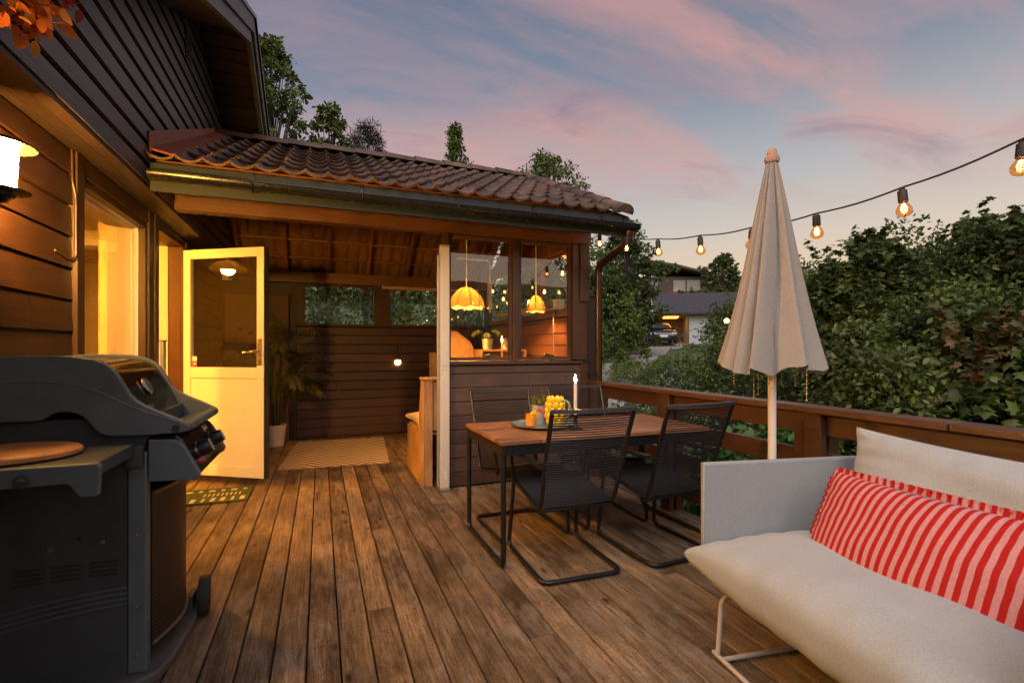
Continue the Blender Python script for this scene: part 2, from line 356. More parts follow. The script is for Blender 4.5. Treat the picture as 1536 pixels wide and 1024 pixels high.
def grass_ground():
    m, nt, b = newmat('lawn_soil'); v = coords(nt); f = noise(nt, v, 1.1, 6, .6); f2 = noise(nt, v, 30, 4, .7)
    c = ramp(nt, [(.3, (.035,.055,.014)), (.5, (.06,.095,.022)), (.72, (.095,.115,.035))], f).outputs[0]
    c = mul(nt, c, ramp(nt, [(.3, (.6,.6,.6)), (.7, (1.3,1.3,1.3))], f2).outputs[0]); L(nt, c, b.inputs['Base Color']); b.inputs['Roughness'].default_value = .9
    bump(nt, b, f2, .7, .03); return m
M['lawn'] = grass_ground()
struct(g.build('ground', M['lawn'], smooth=True, fixn=False))
def gravel():
    m, nt, b = newmat('gravel'); vo = N(nt, 'ShaderNodeTexVoronoi'); vo.inputs['Scale'].default_value = 26; L(nt, coords(nt), vo.inputs['Vector'])
    c = ramp(nt, [(0, (.16,.145,.125)), (.5, (.27,.25,.22)), (1, (.40,.37,.33))], N(nt, 'ShaderNodeSeparateColor').outputs[0])
    sp = c.inputs[0].links[0].from_node; L(nt, vo.outputs['Color'], sp.inputs[0]); L(nt, c.outputs[0], b.inputs['Base Color']); b.inputs['Roughness'].default_value = .9
    bump(nt, b, vo.outputs['Distance'], .8, .03); return m
M['gravel'] = gravel()
def strip(center, widths, off):
    mb = MB(); P = [Vector((*c, 0)) for c in center]; n = len(P); K = 6
    for i in range(n):
        t = (P[min(i+1,n-1)] - P[max(i-1,0)]).normalized(); r = Vector((t.y, -t.x, 0))
        for k in range(K+1):
            q = P[i] + r*widths[i]*(k/K-.5); mb.v.append((q.x, q.y, ground_h(q.x, q.y)+off))
    mb.f = [(i*(K+1)+k, i*(K+1)+k+1, (i+1)*(K+1)+k+1, (i+1)*(K+1)+k) for i in range(n-1) for k in range(K)]
    return mb
def interp(pts, n):
    out = []
    for i in range(n+1):
        t = i/n*(len(pts)-1); k = min(int(t), len(pts)-2); u = t-k
        out.append(tuple(a*(1-u)+b*u for a, b in zip(pts[k], pts[k+1])))
    return out
dr = interp([(5.6,9.6,1.2),(6.6,10.8,1.7),(7.8,12.3,1.9),(8.9,13.7,1.9),(10.7,15.9,1.8),(14.0,19.8,1.9),(18,24.4,2.4),(22.3,29.2,4.5),(25.5,33,6)], 60)
struct(strip([p[:2] for p in dr], [p[2] for p in dr], .03).build('gravel_path', M['gravel'], smooth=True))

# ------------------------------------------------------------------ deck
d = MB(); pitch = .128; x = -1.2
while x < 2.52:
    w_ = pitch-.007
    cuts = [-1.5] + sorted(random.uniform(-.8, 7.0) for _ in range(random.choice((1,2,2)))) + [7.45]
    for a, b_ in zip(cuts[:-1], cuts[1:]):
        z = random.uniform(-.002, .0015); e = .004
        prof = [(x, -.028), (x, z-e), (x+e, z), (x+w_-e, z), (x+w_, z-e), (x+w_, -.028)]
        d.prism(prof, a+.0015, b_-.0015, 'y')
    x += pitch
struct(d.build('deck', M['deck']))
scr = MB(); x = -1.2
while x < 2.4:
    for yy in np.arange(-.2, 7.3, .6):
        for dx in (.028, .093):
            cxs, cys = x+dx+random.uniform(-.006,.006), yy+.024+random.uniform(-.012,.012)
            scr.add([(cxs+.0042*math.cos(2*PI*k/7), cys+.0042*math.sin(2*PI*k/7), .0022) for k in range(7)], [tuple(range(7))])
    x += pitch
so2 = scr.build('deck_screws', plain('dull_screw', (.05,.045,.04), .5, metal=.5)); tag(so2, 'screw heads along the deck boards', 'screws', kind='stuff')
j = MB()
for yy in np.arange(-1.4, 7.4, .6): j.box(-1.2, yy, -.17, 2.5, yy+.048, -.030)
struct(j.build('deck_joists', M['soffit']))
e = MB(); e.box(2.515, -1.5, -.2, 2.56, 4.36, -.004); struct(e.build('deck_edge', plain('pale_deck_edge', (.33,.33,.31), .6)))

# ------------------------------------------------------------------ house
house = thing('wooden_house', 'dark brown timber house with overhanging gable siding and lit window and door', 'house', (-1.2, 4.4, 0))
HL = Vector((-1.2, 4.4, 0))
def hb(mb, name, mat, parent=house, **k):
    o = mb.build(name, mat, None, **k); o.parent = parent
    base = HL if parent is house else Vector((0,0,0))
    o.location = -HL if parent is house else (0,0,0)
    return o
wl = MB()  # wall core with openings (x -1.4..-1.22)
def wbox(y0, z0, y1, z1): wl.box(-1.40, y0, z0, -1.222, y1, z1)
wbox(-1.5, -.3, 3.33, 2.29); wbox(3.33, -.3, 4.36, .50); wbox(3.33, 2.15, 4.36, 2.29); wbox(4.36, -.3, 4.60, 2.29); wbox(4.60, 2.22, 5.50, 2.29); wbox(4.60, -.3, 5.50, .03); wbox(5.50, -.3, 7.55, 2.29)
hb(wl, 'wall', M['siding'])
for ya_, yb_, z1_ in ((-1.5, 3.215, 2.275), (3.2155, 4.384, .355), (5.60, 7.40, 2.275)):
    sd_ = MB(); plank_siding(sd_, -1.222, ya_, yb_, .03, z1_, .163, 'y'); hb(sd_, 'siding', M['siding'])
up = MB(); zc = 2.29
GA = (5.23, 4.15); sl1, sl2 = .45, .41
while zc < 4.2:   # upper gable boards, cut to the roof slopes
    t = zc+.13; ym = max(-1.5, GA[0]-(GA[1]-zc)/sl1); yM = min(7.3, GA[0]+(GA[1]-zc)/sl2)
    if yM > ym+.1:
        up.prism([(-1.02-.03, zc+.012), (-1.02+.004, zc+.012), (-1.02-.004, t-.014), (-1.02-.02, t-.004), (-1.02-.03, t-.004)], ym, yM, 'y')
    zc += .13
hb(up, 'upper_siding', M['gable'])
ub = MB(); ub.prism([(-1.5, 2.285), (-1.5, 2.285+.01), (-1.5, 1.2+0*1), ], 0, 0, 'x') if False else None
ub.prism([(-1.5, 2.30), (-1.5, GA[1]-(GA[0]+1.5)*sl1 if GA[1]-(GA[0]+1.5)*sl1 > 2.31 else 2.31), (GA[0]-(GA[1]-2.31)/sl1, 2.31), GA, (GA[0]+(GA[1]-2.31)/sl2, 2.30)], -1.25, -1.051, 'x')
hb(ub, 'gable_wall', M['soffit'])
so_ = MB(); [so_.box(-1.222+.066*k_, -1.5, 2.276, -1.222+.066*k_+.0645, 7.4, 2.296) for k_ in range(3)]; hb(so_, 'soffit', M['soffit'])
# roof: two slabs with overhang to x=-.6, soffit boards and bargeboards
xo = -.606
def slope_slab(mb, ya, za, yb, zb, x0, x1, th):
    d_ = Vector((0, yb-ya, zb-za)).normalized(); n_ = Vector((0, -d_.z, d_.y))
    if n_.z < 0: n_ = -n_
    mb.prism([(ya, za), (yb, zb), (yb+n_.y*th, zb+n_.z*th), (ya+n_.y*th, za+n_.z*th)], x0, x1, 'x')
rf = MB(); slope_slab(rf, -1.6, GA[1]-(GA[0]+1.6)*sl1+.02, GA[0], GA[1]+.02, -6, xo-.01, .10); slope_slab(rf, GA[0], GA[1]+.02, 8.4, GA[1]-(8.4-GA[0])*sl2+.02, -6, xo-.01, .10)
hb(rf, 'roof', M['soffit'])
sfb = MB()
for k in range(48):   # soffit boards running along the ridge
    y = -1.5+k*.13
    if y+.12 < GA[0]: slope_slab(sfb, y, GA[1]-(GA[0]-y)*sl1, y+.118, GA[1]-(GA[0]-y-.118)*sl1, -1.02, xo-.045, .018)
hb(sfb, 'roof_soffit', M['soffit']); sfb = MB()
for k in range(24):
    y = GA[0]+.01+k*.13; slope_slab(sfb, y, GA[1]-(y-GA[0])*sl2, y+.118, GA[1]-(y+.118-GA[0])*sl2, -1.02, xo-.045, .018)
hb(sfb, 'roof_soffit', M['soffit'])
bb = MB()
def barge(mb, x0, x1, lo, hi):
    mb.prism([(-1.6, GA[1]-(GA[0]+1.6)*sl1+lo), (GA[0], GA[1]+lo), (GA[0], GA[1]+hi), (-1.6, GA[1]-(GA[0]+1.6)*sl1+hi)], x0, x1, 'x')
    mb.prism([(GA[0]+.002, GA[1]+lo), (8.4, GA[1]-(8.4-GA[0])*sl2+lo), (8.4, GA[1]-(8.4-GA[0])*sl2+hi), (GA[0]+.002, GA[1]+hi)], x0, x1, 'x')
barge(bb, xo-.04, xo, -.03, .16); hb(bb, 'bargeboard', M['barge'])
bc = MB(); barge(bc, xo+.002, xo+.026, .07, .20); hb(bc, 'verge_board', M['barge'])
bm2 = MB(); barge(bm2, xo-.03, xo+.045, .202, .235); hb(bm2, 'verge_flashing', M['gutter'])
vent = MB()
for k in range(7): vent.bar((-1.01, 4.70+.02*k*0, 3.62+.035*k), (-1.01, 4.86, 3.62+.035*k), .012, .012)
vent.box(-1.016, 4.69, 3.59, -1.012, 4.87, 3.87); hb(vent, 'gable_vent', M['soffit'])
# casings
cs = MB()
cs.box(-1.222, 3.215, .36, -1.175, 3.30, 2.274); cs.box(-1.222, 4.385, .02, -1.175, 4.47, 2.274); cs.box(-1.222, 4.49, .02, -1.165, 4.575, 2.274)
cs.box(-1.222, 5.51, .02, -1.178, 5.60, 2.274); cs.box(-1.222, 3.302, 2.175, -1.182, 4.383, 2.272); cs.box(-1.222, 4.577, 2.245, -1.182, 5.508, 2.272); cs.box(-1.222, 3.302, .36, -1.165, 4.383, .48)
hb(cs, 'casing', M['trim'], bevel=.004)
win = MB(); fr = .045
win.box(-1.235, 3.302, .482, -1.19, 3.345, 2.172); win.box(-1.235, 4.345, .482, -1.19, 4.383, 2.172); win.box(-1.235, 3.346, 2.128, -1.19, 4.344, 2.172); win.box(-1.235, 3.346, .482, -1.19, 4.344, .54)
wo_ = hb(win, 'window', M['trim'], bevel=.004)
wlin = MB(); wlin.box(-1.42, 4.345, .482, -1.2365, 4.383, 2.172); wlin.box(-1.42, 3.302, .482, -1.2365, 3.345, 2.172); wlin.box(-1.42, 3.346, 2.128, -1.2365, 4.344, 2.172); wlin.box(-1.42, 3.346, .482, -1.2365, 4.344, .54); wlin.build('window_lining', M['white_paint'], wo_)
wi = MB(); wi.box(-1.285, 3.346, .541, -1.265, 3.36, 2.127); wi.box(-1.285, 4.330, .541, -1.265, 4.344, 2.127); wi.box(-1.285, 3.361, 2.113, -1.265, 4.329, 2.127); wi.box(-1.285, 3.361, .541, -1.265, 4.329, .555)
o = wi.build('glazing_bead', M['white_paint'], wo_)
pg = MB(); pg.box(-1.279, 3.361, .556, -1.273, 4.329, 2.112); pg.build('pane', M['glass'], wo_)
# door frame + leaf
df = MB(); df.box(-1.324, 4.577, .03, -1.20, 4.615, 2.243); df.box(-1.225, 5.472, .03, -1.20, 5.508, 2.243); df.box(-1.324, 5.472, .03, -1.226, 5.508, 2.243); df.box(-1.324, 4.616, 2.20, -1.20, 5.471, 2.243); df.box(-1.36, 4.616, .031, -1.18, 5.471, .065)
dlin = MB(); dlin.box(-1.43, 5.465, .066, -1.325, 5.508, 2.243); dlin.box(-1.43, 4.577, .066, -1.325, 4.615, 2.243); dlin.box(-1.43, 4.616, 2.20, -1.325, 5.464, 2.243); hb(dlin, 'door_lining', M['white_paint'])
hb(df, 'door_frame', wood('orange_brown_jamb', (.075,.030,.012), (.14,.06,.024), 2, .4), bevel=.003)
door = thing('door', '', ''); del door['label']; del door['category']; door.parent = house
door.location = Vector((-1.185, 5.46, .08))-HL; door.rotation_euler = (0, 0, math.atan2(-.46, .71))
W_, Hd, T_ = .86, 2.09, .042
st = .075
lf = MB(); lf.box(0,-T_/2,0, st, T_/2, Hd); lf.box(W_-st, -T_/2, 0, W_, T_/2, Hd); lf.box(st, -T_/2, Hd-.085, W_-st, T_/2, Hd); lf.box(st, -T_/2, 0, W_-st, T_/2, .10); lf.box(st, -T_/2, .90, W_-st, T_/2, 1.0)
lfo = lf.build('door_leaf', M['white_paint'], door, bevel=.004)
pn = MB(); pn.box(st+.001, -.012, .101, W_-st-.001, .012, .899); pn.build('door_panel', M['white_paint'], door)
dg = MB(); dg.box(st+.001, -.004, 1.001, W_-st-.001, .004, Hd-.086); dg.build('door_pane', M['glass_door'], door)
edge = MB(); edge.box(W_+.0005, -T_/2-.002, 0, W_+.012, T_/2+.012, Hd); edge.box(0, T_/2+.001, 0, W_, T_/2+.012, Hd) if False else None; edge.build('weather_strip', M['black_rubber'], door)
hd = MB(); hd.box(W_-.062, -T_/2-.008, 1.02, W_-.022, -T_/2-.001, 1.26); hd.tube(fillet([(W_-.042, -T_/2-.008, 1.15), (W_-.042, -T_/2-.05, 1.15), (W_-.165, -T_/2-.055, 1.135)], .015), .009, 10); hd.tube([(W_-.042,-T_/2-.008,1.07),(W_-.042,-T_/2-.018,1.07)], .012, 12); hd.tube([(W_-.042,-T_/2-.008,1.21),(W_-.042,-T_/2-.016,1.21)], .008, 12)
hd.build('door_handle', M['steel'], door, smooth=True)
stk = MB(); stk.box(st+.012, -.0065, 1.004, st+.062, -.0055, 1.10); stk_o = stk.build('sticker', plain('red_sticker', (.55,.03,.02), .5), door)
stw = MB(); stw.box(st+.012, -.0085, 1.058, st+.062, -.0070, 1.10); stw.box(st+.030, -.0085, 1.018, st+.044, -.0072, 1.046); stw.box(st+.022, -.0085, 1.026, st+.052, -.0074, 1.038); stw.build('sticker_print', M['white_paint'], stk_o)
# interior shell
it = MB()
it.box(-5.2, 1.5, -.05, -1.40, 9.2, .03)                     # floor
fl = hb(it, 'interior_floor', wood('interior_floor', (.25,.15,.08), (.4,.26,.14), 1, .4))
iw = MB(); iw.box(-5.3, 1.5, .03, -5.2, 9.2, 2.6); iw.box(-5.2, 1.4, .03, -1.41, 1.5, 2.6); iw.box(-5.2, 9.2, .03, -1.41, 9.3, 2.6)
iw.box(-1.90, 5.62, .03, -1.405, 5.72, 2.52)                 # partition seen through door and window
iw.box(-1.418, 1.5, .03, -1.403, 3.30, 2.52); iw.box(-1.418, 3.3, .03, -1.403, 4.385, .48); iw.box(-1.418, 3.3, 2.2, -1.403, 5.5, 2.52); iw.box(-1.418, 4.385, .03, -1.403, 4.577, 2.2)
hb(iw, 'interior_wall', M['interior'])
ic = MB()
for k in range(58): ic.box(-5.2, 1.5+k*.135, 2.52, -1.05-.36, 1.5+k*.135+.129, 2.54)
ic.box(-5.2, 1.5, 2.541, -1.41, 9.2, 2.56); hb(ic, 'interior_ceiling', M['interior'])
ib = MB(); ib.box(-5.2, 6.6, 2.36, -1.92, 6.72, 2.519); hb(ib, 'ceiling_beam', M['white_paint'])
cr = MB(); cr.box(-3.05, 9.10, 1.70, -2.1, 9.14, 1.74); hb(cr, 'curtain_rail', M['white_paint'])
iwn = MB(); iwn.box(-2.98, 9.16, .5, -2.90, 9.199, 1.62); iwn.box(-2.30, 9.16, .5, -2.22, 9.199, 1.62); iwn.box(-2.90, 9.16, 1.55, -2.30, 9.199, 1.62); iwo = hb(iwn, 'interior_window', M['white_paint'])
ig = MB(); ig.box(-2.90, 9.175, .5, -2.30, 9.185, 1.55); ig.build('dark_pane', plain('dark_night_pane', (.03,.025,.02), .1), iwo)
# kitchen counter, shelf and bottles on the wall the door glass mirrors
kc = thing('wall_shelf', 'dark floating shelf on the kitchen wall mirrored in the open door', 'shelf', (-4.9, 3.6, 1.32))
k1 = MB(); k1.box(-.28, -.45, 0, .02, .45, .035); k1.box(-.28, -.04, -.10, -.2, .04, 0); k1.build('board', M['soffit'], kc)
for i, (yy, r, h) in enumerate(((-.25,.04,.2),(-.1,.05,.13),(.08,.06,.15),(.25,.045,.22))):
    b_ = thing('storage_jar', ['tall slim jar at the near end of the kitchen shelf','squat pale jar, second on the kitchen shelf','wide cream jar, third on the kitchen shelf','tall bottle at the far end of the kitchen shelf'][i], 'jar', (-5.02, 3.6+yy, 1.357), group='jars on the kitchen shelf')
    q = MB(); q.lathe([(r*.9,0),(r,.02),(r,h*.7),(r*.6,h*.85),(r*.6,h)], 16); q.build('jar_body', M['interior'], b_, smooth=True)
    q = MB(); q.lathe([(r*.66,h+.001),(r*.66,h+.025),(.001,h+.03)], 16); q.build('lid', M['soffit'], b_, smooth=True)
kt = thing('kitchen_counter', 'pale kitchen counter with dark worktop along the inner wall', 'counter', (-4.9, 3.6, .03))
q = MB(); q.box(-.29, -1.4, 0, .3, 1.4, .86); q.build('cabinet', M['interior'], kt); q = MB(); q.box(-.29, -1.42, .861, .33, 1.42, .9); q.build('worktop', M['soffit'], kt)
WARM = (1.0, .40, .035)
cl = thing('ceiling_lamp', 'warm glowing ceiling lamp with ruffled glass shade behind the house window', 'lamp', (-2.35, 3.55, 2.52))
q = MB(); q.tube([(0,0,0),(0,0,-.18)], .008, 8); q.build('cord', M['white_paint'], cl)
q = MB(); q.lathe([(.03,-.18),(.10,-.2),(.19,-.26),(.20,-.30)], 32, fn=lambda r,z,a: r*(1+.06*math.sin(8*a))); q.build('lamp_shade', translucent('glass_shade', (.8,.7,.5), .6), cl, smooth=True, fixn=False)
q = MB(); q.lathe([(.001,-.36),(.05,-.345),(.075,-.30),(.05,-.25),(.02,-.22)], 20); q.build('bulb', emit('room_lamp_glow', WARM, 1900), cl, smooth=True)
cl2 = copy_tree(cl); cl2.location = (-2.55, 4.72, 2.52); cl2['label'] = 'glowing ceiling lamp just inside the open door of the house'
mp_ = thing('metal_post', 'grey metal strip standing beside the lit door opening', 'post', (-1.15, 4.62, 0)); q = MB(); q.box(-.014,-.03,.001,.012,.03,1.31); q.build('strip', M['alu'], mp_, bevel=.004); q = MB(); q.box(-.02,-.035,1.3105,.018,.035,1.318); q.build('end_cap', M['black_rubber'], mp_)

# ------------------------------------------------------------------ roofed porch
porch = thing('roofed_porch', 'brown timber porch with tiled roof, glazed corner and open front beside the house', 'porch', (1.05, 4.38, 0)); PL = Vector((1.05, 4.38, 0))
def pb(mb, name, mat, parent=None, **k):
    o = mb.build(name, mat, parent or porch, **k)
    if parent is None: o.location = -PL
    return o
YF, YB, XR = 4.38, 7.42, 2.49
# knee wall
kw = MB(); kw.box(1.06, YF, .01, XR, YF+.09, 1.105); pb(kw, 'knee_wall', M['siding_in'])
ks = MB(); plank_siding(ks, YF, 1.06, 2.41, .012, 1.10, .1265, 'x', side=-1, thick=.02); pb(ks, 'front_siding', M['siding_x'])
sl = MB(); sl.prism([(YF-.045, 1.106), (YF+.10, 1.106), (YF+.10, 1.14), (YF-.045, 1.128)], 1.05, 2.425, 'x'); pb(sl, 'window_sill', M['siding_x'], bevel=.003)
bmf = MB(); bmf.box(-1.018, YF-.03, 2.29, 2.53, YF+.09, 2.455); pb(bmf, 'front_beam', M['trim_x'], bevel=.006)
bmb = MB(); bmb.box(-1.018, YB-.10, 2.15, 2.53, YB+.0, 2.30); bmb.box(XR-.10, YF+.092, 2.29, XR-.005, YB-.102, 2.45); pb(bmb, 'rear_beam', M['trim_x'], bevel=.005)
def post(x0, y0, x1, y1, z0, z1, name='post', mat='post'):
    q = MB(); q.box(x0, y0, z0, x1, y1, z1); return pb(q, name, M[mat], bevel=.004)
post(1.02, YF-.02, 1.075, YF+.09, 1.141, 2.289); post(1.02-.0, YF-.005, 1.058, YF+.09, .01, 1.14)
post(1.70, YF+.0, 1.765, YF+.08, 1.141, 2.289); post(2.33, YF-.02, 2.49, YF+.085, 1.142, 2.289); post(2.412, YF-.03, 2.495, YF+.09, .01, 1.104)
q = MB(); q.box(2.40, YF-.048, 1.72, 2.50, YF-.022, 2.285); pb(q, 'corner_board', M['siding_x'], bevel=.003)
post(XR-.10, YB-.11, XR, YB-.01, .01, 2.15)
def pane(x0, x1, z0, z1):
    f = MB(); w_ = .028
    f.box(x0, YF+.02, z0, x0+w_, YF+.065, z1); f.box(x1-w_, YF+.02, z0, x1, YF+.065, z1); f.box(x0+w_, YF+.02, z1-w_, x1-w_, YF+.065, z1); f.box(x0+w_, YF+.02, z0, x1-w_, YF+.065, z0+w_)
    fo = pb(f, 'window', M['post']); g_ = MB(); g_.box(x0+w_+.001, YF+.038, z0+w_+.001, x1-w_-.001, YF+.044, z1-w_-.001); g_.build('pane', M['glass'], fo)
pane(1.076, 1.699, 1.145, 2.288); pane(1.766, 2.329, 1.145, 2.288)
# side wall (x = XR) below and glazed above
sw = MB(); sw.box(XR-.02, YF+.092, .01, XR, YB-.112, 1.60); pb(sw, 'side_wall', M['siding'])
sws = MB(); plank_siding(sws, XR-.021, YF+.094, YB-.114, .012, 1.58, .128, 'y', side=-1, thick=.018); pb(sws, 'side_siding', M['rafter'])
swo = MB(); swo.box(XR-.07, YF+.094, 1.601, XR+.01, YB-.114, 1.66); pb(swo, 'side_sill', M['rafter'])
for yy in (5.35, 6.35): post(XR-.07, yy, XR, yy+.07, 1.661, 2.289, 'side_post', 'rafter')
f = MB()
f.box(XR-.05, YF+.10, 1.662, XR-.02, YF+.13, 2.288); f.box(XR-.05, YF+.131, 2.26, XR-.02, 5.34, 2.288); fo = pb(f, 'side_window', M['rafter'])
for a, b_ in ((4.515, 5.345), (5.425, 6.345), (6.425, 7.30)):
    g_ = MB(); g_.box(XR-.040, a, 1.662, XR-.034, b_, 2.258); g_.build('pane', M['glass'], fo)
# back wall
bw = MB(); bw.box(-1.2, YB-.0, .0, XR, YB+.06, 1.585); bw.box(-1.2, YB, 2.13, XR, YB+.06, 2.149); bw.box(-1.2, YB, 1.586, -.20, YB+.06, 2.129); pb(bw, 'rear_wall', M['siding_in'])
bs = MB(); plank_siding(bs, YB-.001, -.30, XR-.12, .03, 1.56, .1285, 'x', side=-1, thick=.02); pb(bs, 'rear_siding', M['siding_in'])
bt = MB(); bt.box(-.32, YB-.035, 1.565, XR-.12, YB-.001, 1.60); bt.box(-.32, YB-.04, 1.601, -.20, YB-.001, 2.148); bt.box(.72, YB-.04, 1.601, .95, YB+.05, 2.148); bt.box(-.199, YB-.03, 2.118, .719, YB+.0, 2.148); bt.box(.951, YB-.03, 2.118, 2.37, YB, 2.148); bt.box(-.345, YB-.045, .02, -.305, YB-.001, 2.14); pb(bt, 'rear_trim', M['siding_in'], bevel=.003)
rw = MB(); rw.box(-.199, YB+.02, 1.601, .719, YB+.026, 2.117); rw.box(.951, YB+.02, 1.601, XR-.12, YB+.026, 2.117); pb(rw, 'rear_pane', M['glass'])
cpd = MB(); cpd.box(-1.15, YB-.10, .01, -.40, YB-.001, 1.96); cpo = pb(cpd, 'cupboard', wood('cupboard_board', (.09,.045,.018), (.16,.08,.035), 2, .55)); q = MB(); q.box(-1.16, YB-.115, 1.961, -.385, YB-.001, 1.99); q.build('cornice', M['siding_in'], cpo)
# roof: ridge at y=5.94 z=3.44; eave y=3.74 z=2.44; back pitch steeper
YR, ZR, YE, ZE = 5.94, 3.43, 3.74, 2.43
BS = .667
def tile_slope(ya, za, yb, zb, x0, x1, rows, wave=.15):
    mb = MB(); dv_ = Vector((0, yb-ya, zb-za)); Ln = dv_.length; t = dv_.normalized(); n_ = Vector((0, -t.z, t.y)); n_ = n_ if n_.z > 0 else -n_
    ex = Ln/rows; nu = int(round((x1-x0)/wave))*8
    for r in range(rows):
        base = len(mb.v); A_ = Vector((0, ya, za)) + t*(ex*r); jit = [random.uniform(-.006,.006) for _ in range(nu//8+2)]
        ln = [(-.012, .034, -.017), (-.012, .034, 0), (ex*.3, .024, 0), (ex+.03, .003, 0)]
        for (s_, h_, ed) in ln:
            for i in range(nu+1):
                u = i/8; wv =   .036*(1-abs(math.sin(PI*u))**.62); jj = jit[int(u)]
                p = A_ + t*(s_+jj) + n_*(h_+ed+wv); mb.v.append((x0+(x1-x0)*i/nu, p.y, p.z))
        for k in range(3):
            for i in range(nu): a = base+k*(nu+1)+i; mb.f.append((a, a+1, a+nu+2, a+nu+1))
    return mb
tl = tile_slope(YE, ZE, YR, ZR, -1.015, 2.50, 7); pb(tl, 'roof_tiles', M['tile'], smooth=True, fixn=False)
yb2 = 7.80; tl2 = tile_slope(yb2, ZR-(yb2-YR)*BS, YR, ZR, -1.015, 2.50, 7); pb(tl2, 'rear_roof_tiles', plain('lamplit_tile_underside', (.30,.155,.07), .75, var=.3, scale=5, bumps=.2), smooth=True, fixn=False)  # orange lamplight is put into the colour of the tile undersides
rg = MB(); k = 0
xx = -1.0
while xx < 2.48:
    l_ = min(.36, 2.50-xx)
    v = []; seg = 10
    for (xa, r_) in ((xx, .115), (xx+l_+.02, .095)):
        for i in range(seg+1):
            a = math.radians(10+160*i/seg); v.append((xa, YR+r_*1.15*math.cos(a), ZR+.0+r_*math.sin(a)*.95))
    f_ = [(i, i+1, i+seg+2, i+seg+1) for i in range(seg)] + [tuple(range(seg+1))]
    rg.add(v, f_); xx += .34
pb(rg, 'ridge_tiles', M['tile'], smooth=True, fixn=False)
vg = MB()
tslope = Vector((0, YR-YE, ZR-ZE)).normalized(); nrm = Vector((0, -tslope.z, tslope.y)); s = 0; Ls = (Vector((0,YR,ZR))-Vector((0,YE,ZE))).length
while s < Ls-.05:
    v = []; seg = 8
    for (sa, r_) in ((s-.02, .085), (s+.36, .07)):
        c_ = Vector((2.50, YE, ZE)) + tslope*sa + nrm*.035
        for i in range(seg+1):
            a = math.radians(-20+200*i/seg); v.append(tuple(c_ + Vector((1,0,0))*r_*math.cos(a) + nrm*r_*.8*math.sin(a)))
    f_ = [(i, i+1, i+seg+2, i+seg+1) for i in range(seg)] + [tuple(range(seg+1))]; vg.add(v, f_); s += .345
pb(vg, 'verge_tiles', M['tile'], smooth=True, fixn=False)
fs = MB(); fs.box(-1.01, YE+.03, ZE-.175, 2.55, YE+.055, ZE+.005); pb(fs, 'fascia', M['fascia'])
vb = MB(); vb.prism([(YE+.03, ZE-.17), (YR, ZR-.17), (YR, ZR+.0), (YE+.03, ZE+.0)], 2.552, 2.575, 'x'); vb.prism([(YR+.001, ZR-.17), (yb2, ZR-.17-(yb2-YR)*BS), (yb2, ZR-(yb2-YR)*BS), (YR+.001, ZR)], 2.552, 2.575, 'x'); pb(vb, 'porch_bargeboard', M['fascia'])
gt = MB(); R_ = .050; zg = ZE-.078; yg = YE-.035; v = []; sg = 12
for xg, zz in ((-1.0, zg), (2.62, zg-.015)):
    for rr_ in (R_, R_-.004):
        for i in range(sg+1):
            a = PI + PI*i/sg; v.append((xg, yg+rr_*math.cos(a), zz+rr_*math.sin(a)))
m_ = sg+1; f_ = []
for i in range(sg): f_ += [(i, i+1, 2*m_+i+1, 2*m_+i), (m_+i+1, m_+i, 3*m_+i, 3*m_+i+1), (i, m_+i, m_+i+1, i+1), (2*m_+i, 2*m_+i+1, 3*m_+i+1, 3*m_+i)]
f_ += [(0, 2*m_, 3*m_, m_), (sg, m_+sg, 3*m_+sg, 2*m_+sg)]
gt.add(v, f_)
gt.tube([(-1.0, yg-R_, zg), (2.62, yg-R_, zg-.015)], .006, 8)
gto = pb(gt, 'gutter', M['gutter'], smooth=True)
for xg in (-.42, .28, .98, 1.64, 2.3, 2.52):
    q = MB(); q.tube(arc((yg, zg-.005), R_+.004, PI*.98, 2*PI+.02, 10, 'yz', xg), .006, 6); q.bar((xg, yg+R_, zg+.01), (xg, YE+.028, zg+.08), .014, .006); q.build('gutter_bracket', M['gutter'], gto)
dp = MB(); dp.tube(fillet([(2.54, yg, zg-.06), (2.54, yg+.03, zg-.16), (2.545, 4.24, 2.06), (2.545, 4.24, .30), (2.57, 4.16, -.4)], .08, 6), .036, 14); pb(dp, 'downpipe', M['copper'], smooth=True)
for zz in (1.9, 1.0):
    q = MB(); q.tube(arc((2.545, 4.24), .040, 0, 2*PI, 16, 'xy', zz), .005, 6); pb(q, 'pipe_clamp', M['copper'])
ra = MB()
for xr in (-.97, -.43, .10, .63, 1.17, 1.70, 2.20):
    ra.bar((xr, YR+.05, ZR-.115), (xr, yb2-.02, ZR-.115-(yb2-.02-YR-.05)*BS-.03), .045, .11, up=(0,0,1))
    ra.bar((xr, YR-.05, ZR-.115-.02), (xr, YE+.06, ZE-.105), .045, .11, up=(0,0,1))
pb(ra, 'rafters', M['rafter'])
bt2 = MB()
for k in range(1, 7):
    yy = YR + k*.275; bt2.bar((-1.01, yy, ZR-(yy-YR)*BS-.030), (2.50, yy, ZR-(yy-YR)*BS-.030), .045, .026)
for k in range(0, 7):
    yy = YR - .06 - k*.33; bt2.bar((-1.01, yy, ZR-(YR-yy)*.4545-.028), (2.50, yy, ZR-(YR-yy)*.4545-.028), .045, .026)
bt2.bar((-1.01, YR, ZR-.09), (2.50, YR, ZR-.09), .045, .14)
pb(bt2, 'battens', M['rafter'])
fh = MB()
q0 = Vector((-1.014, YE+.02, ZE+.03)); q1 = Vector((-1.014, YR+.05, ZR+.05))
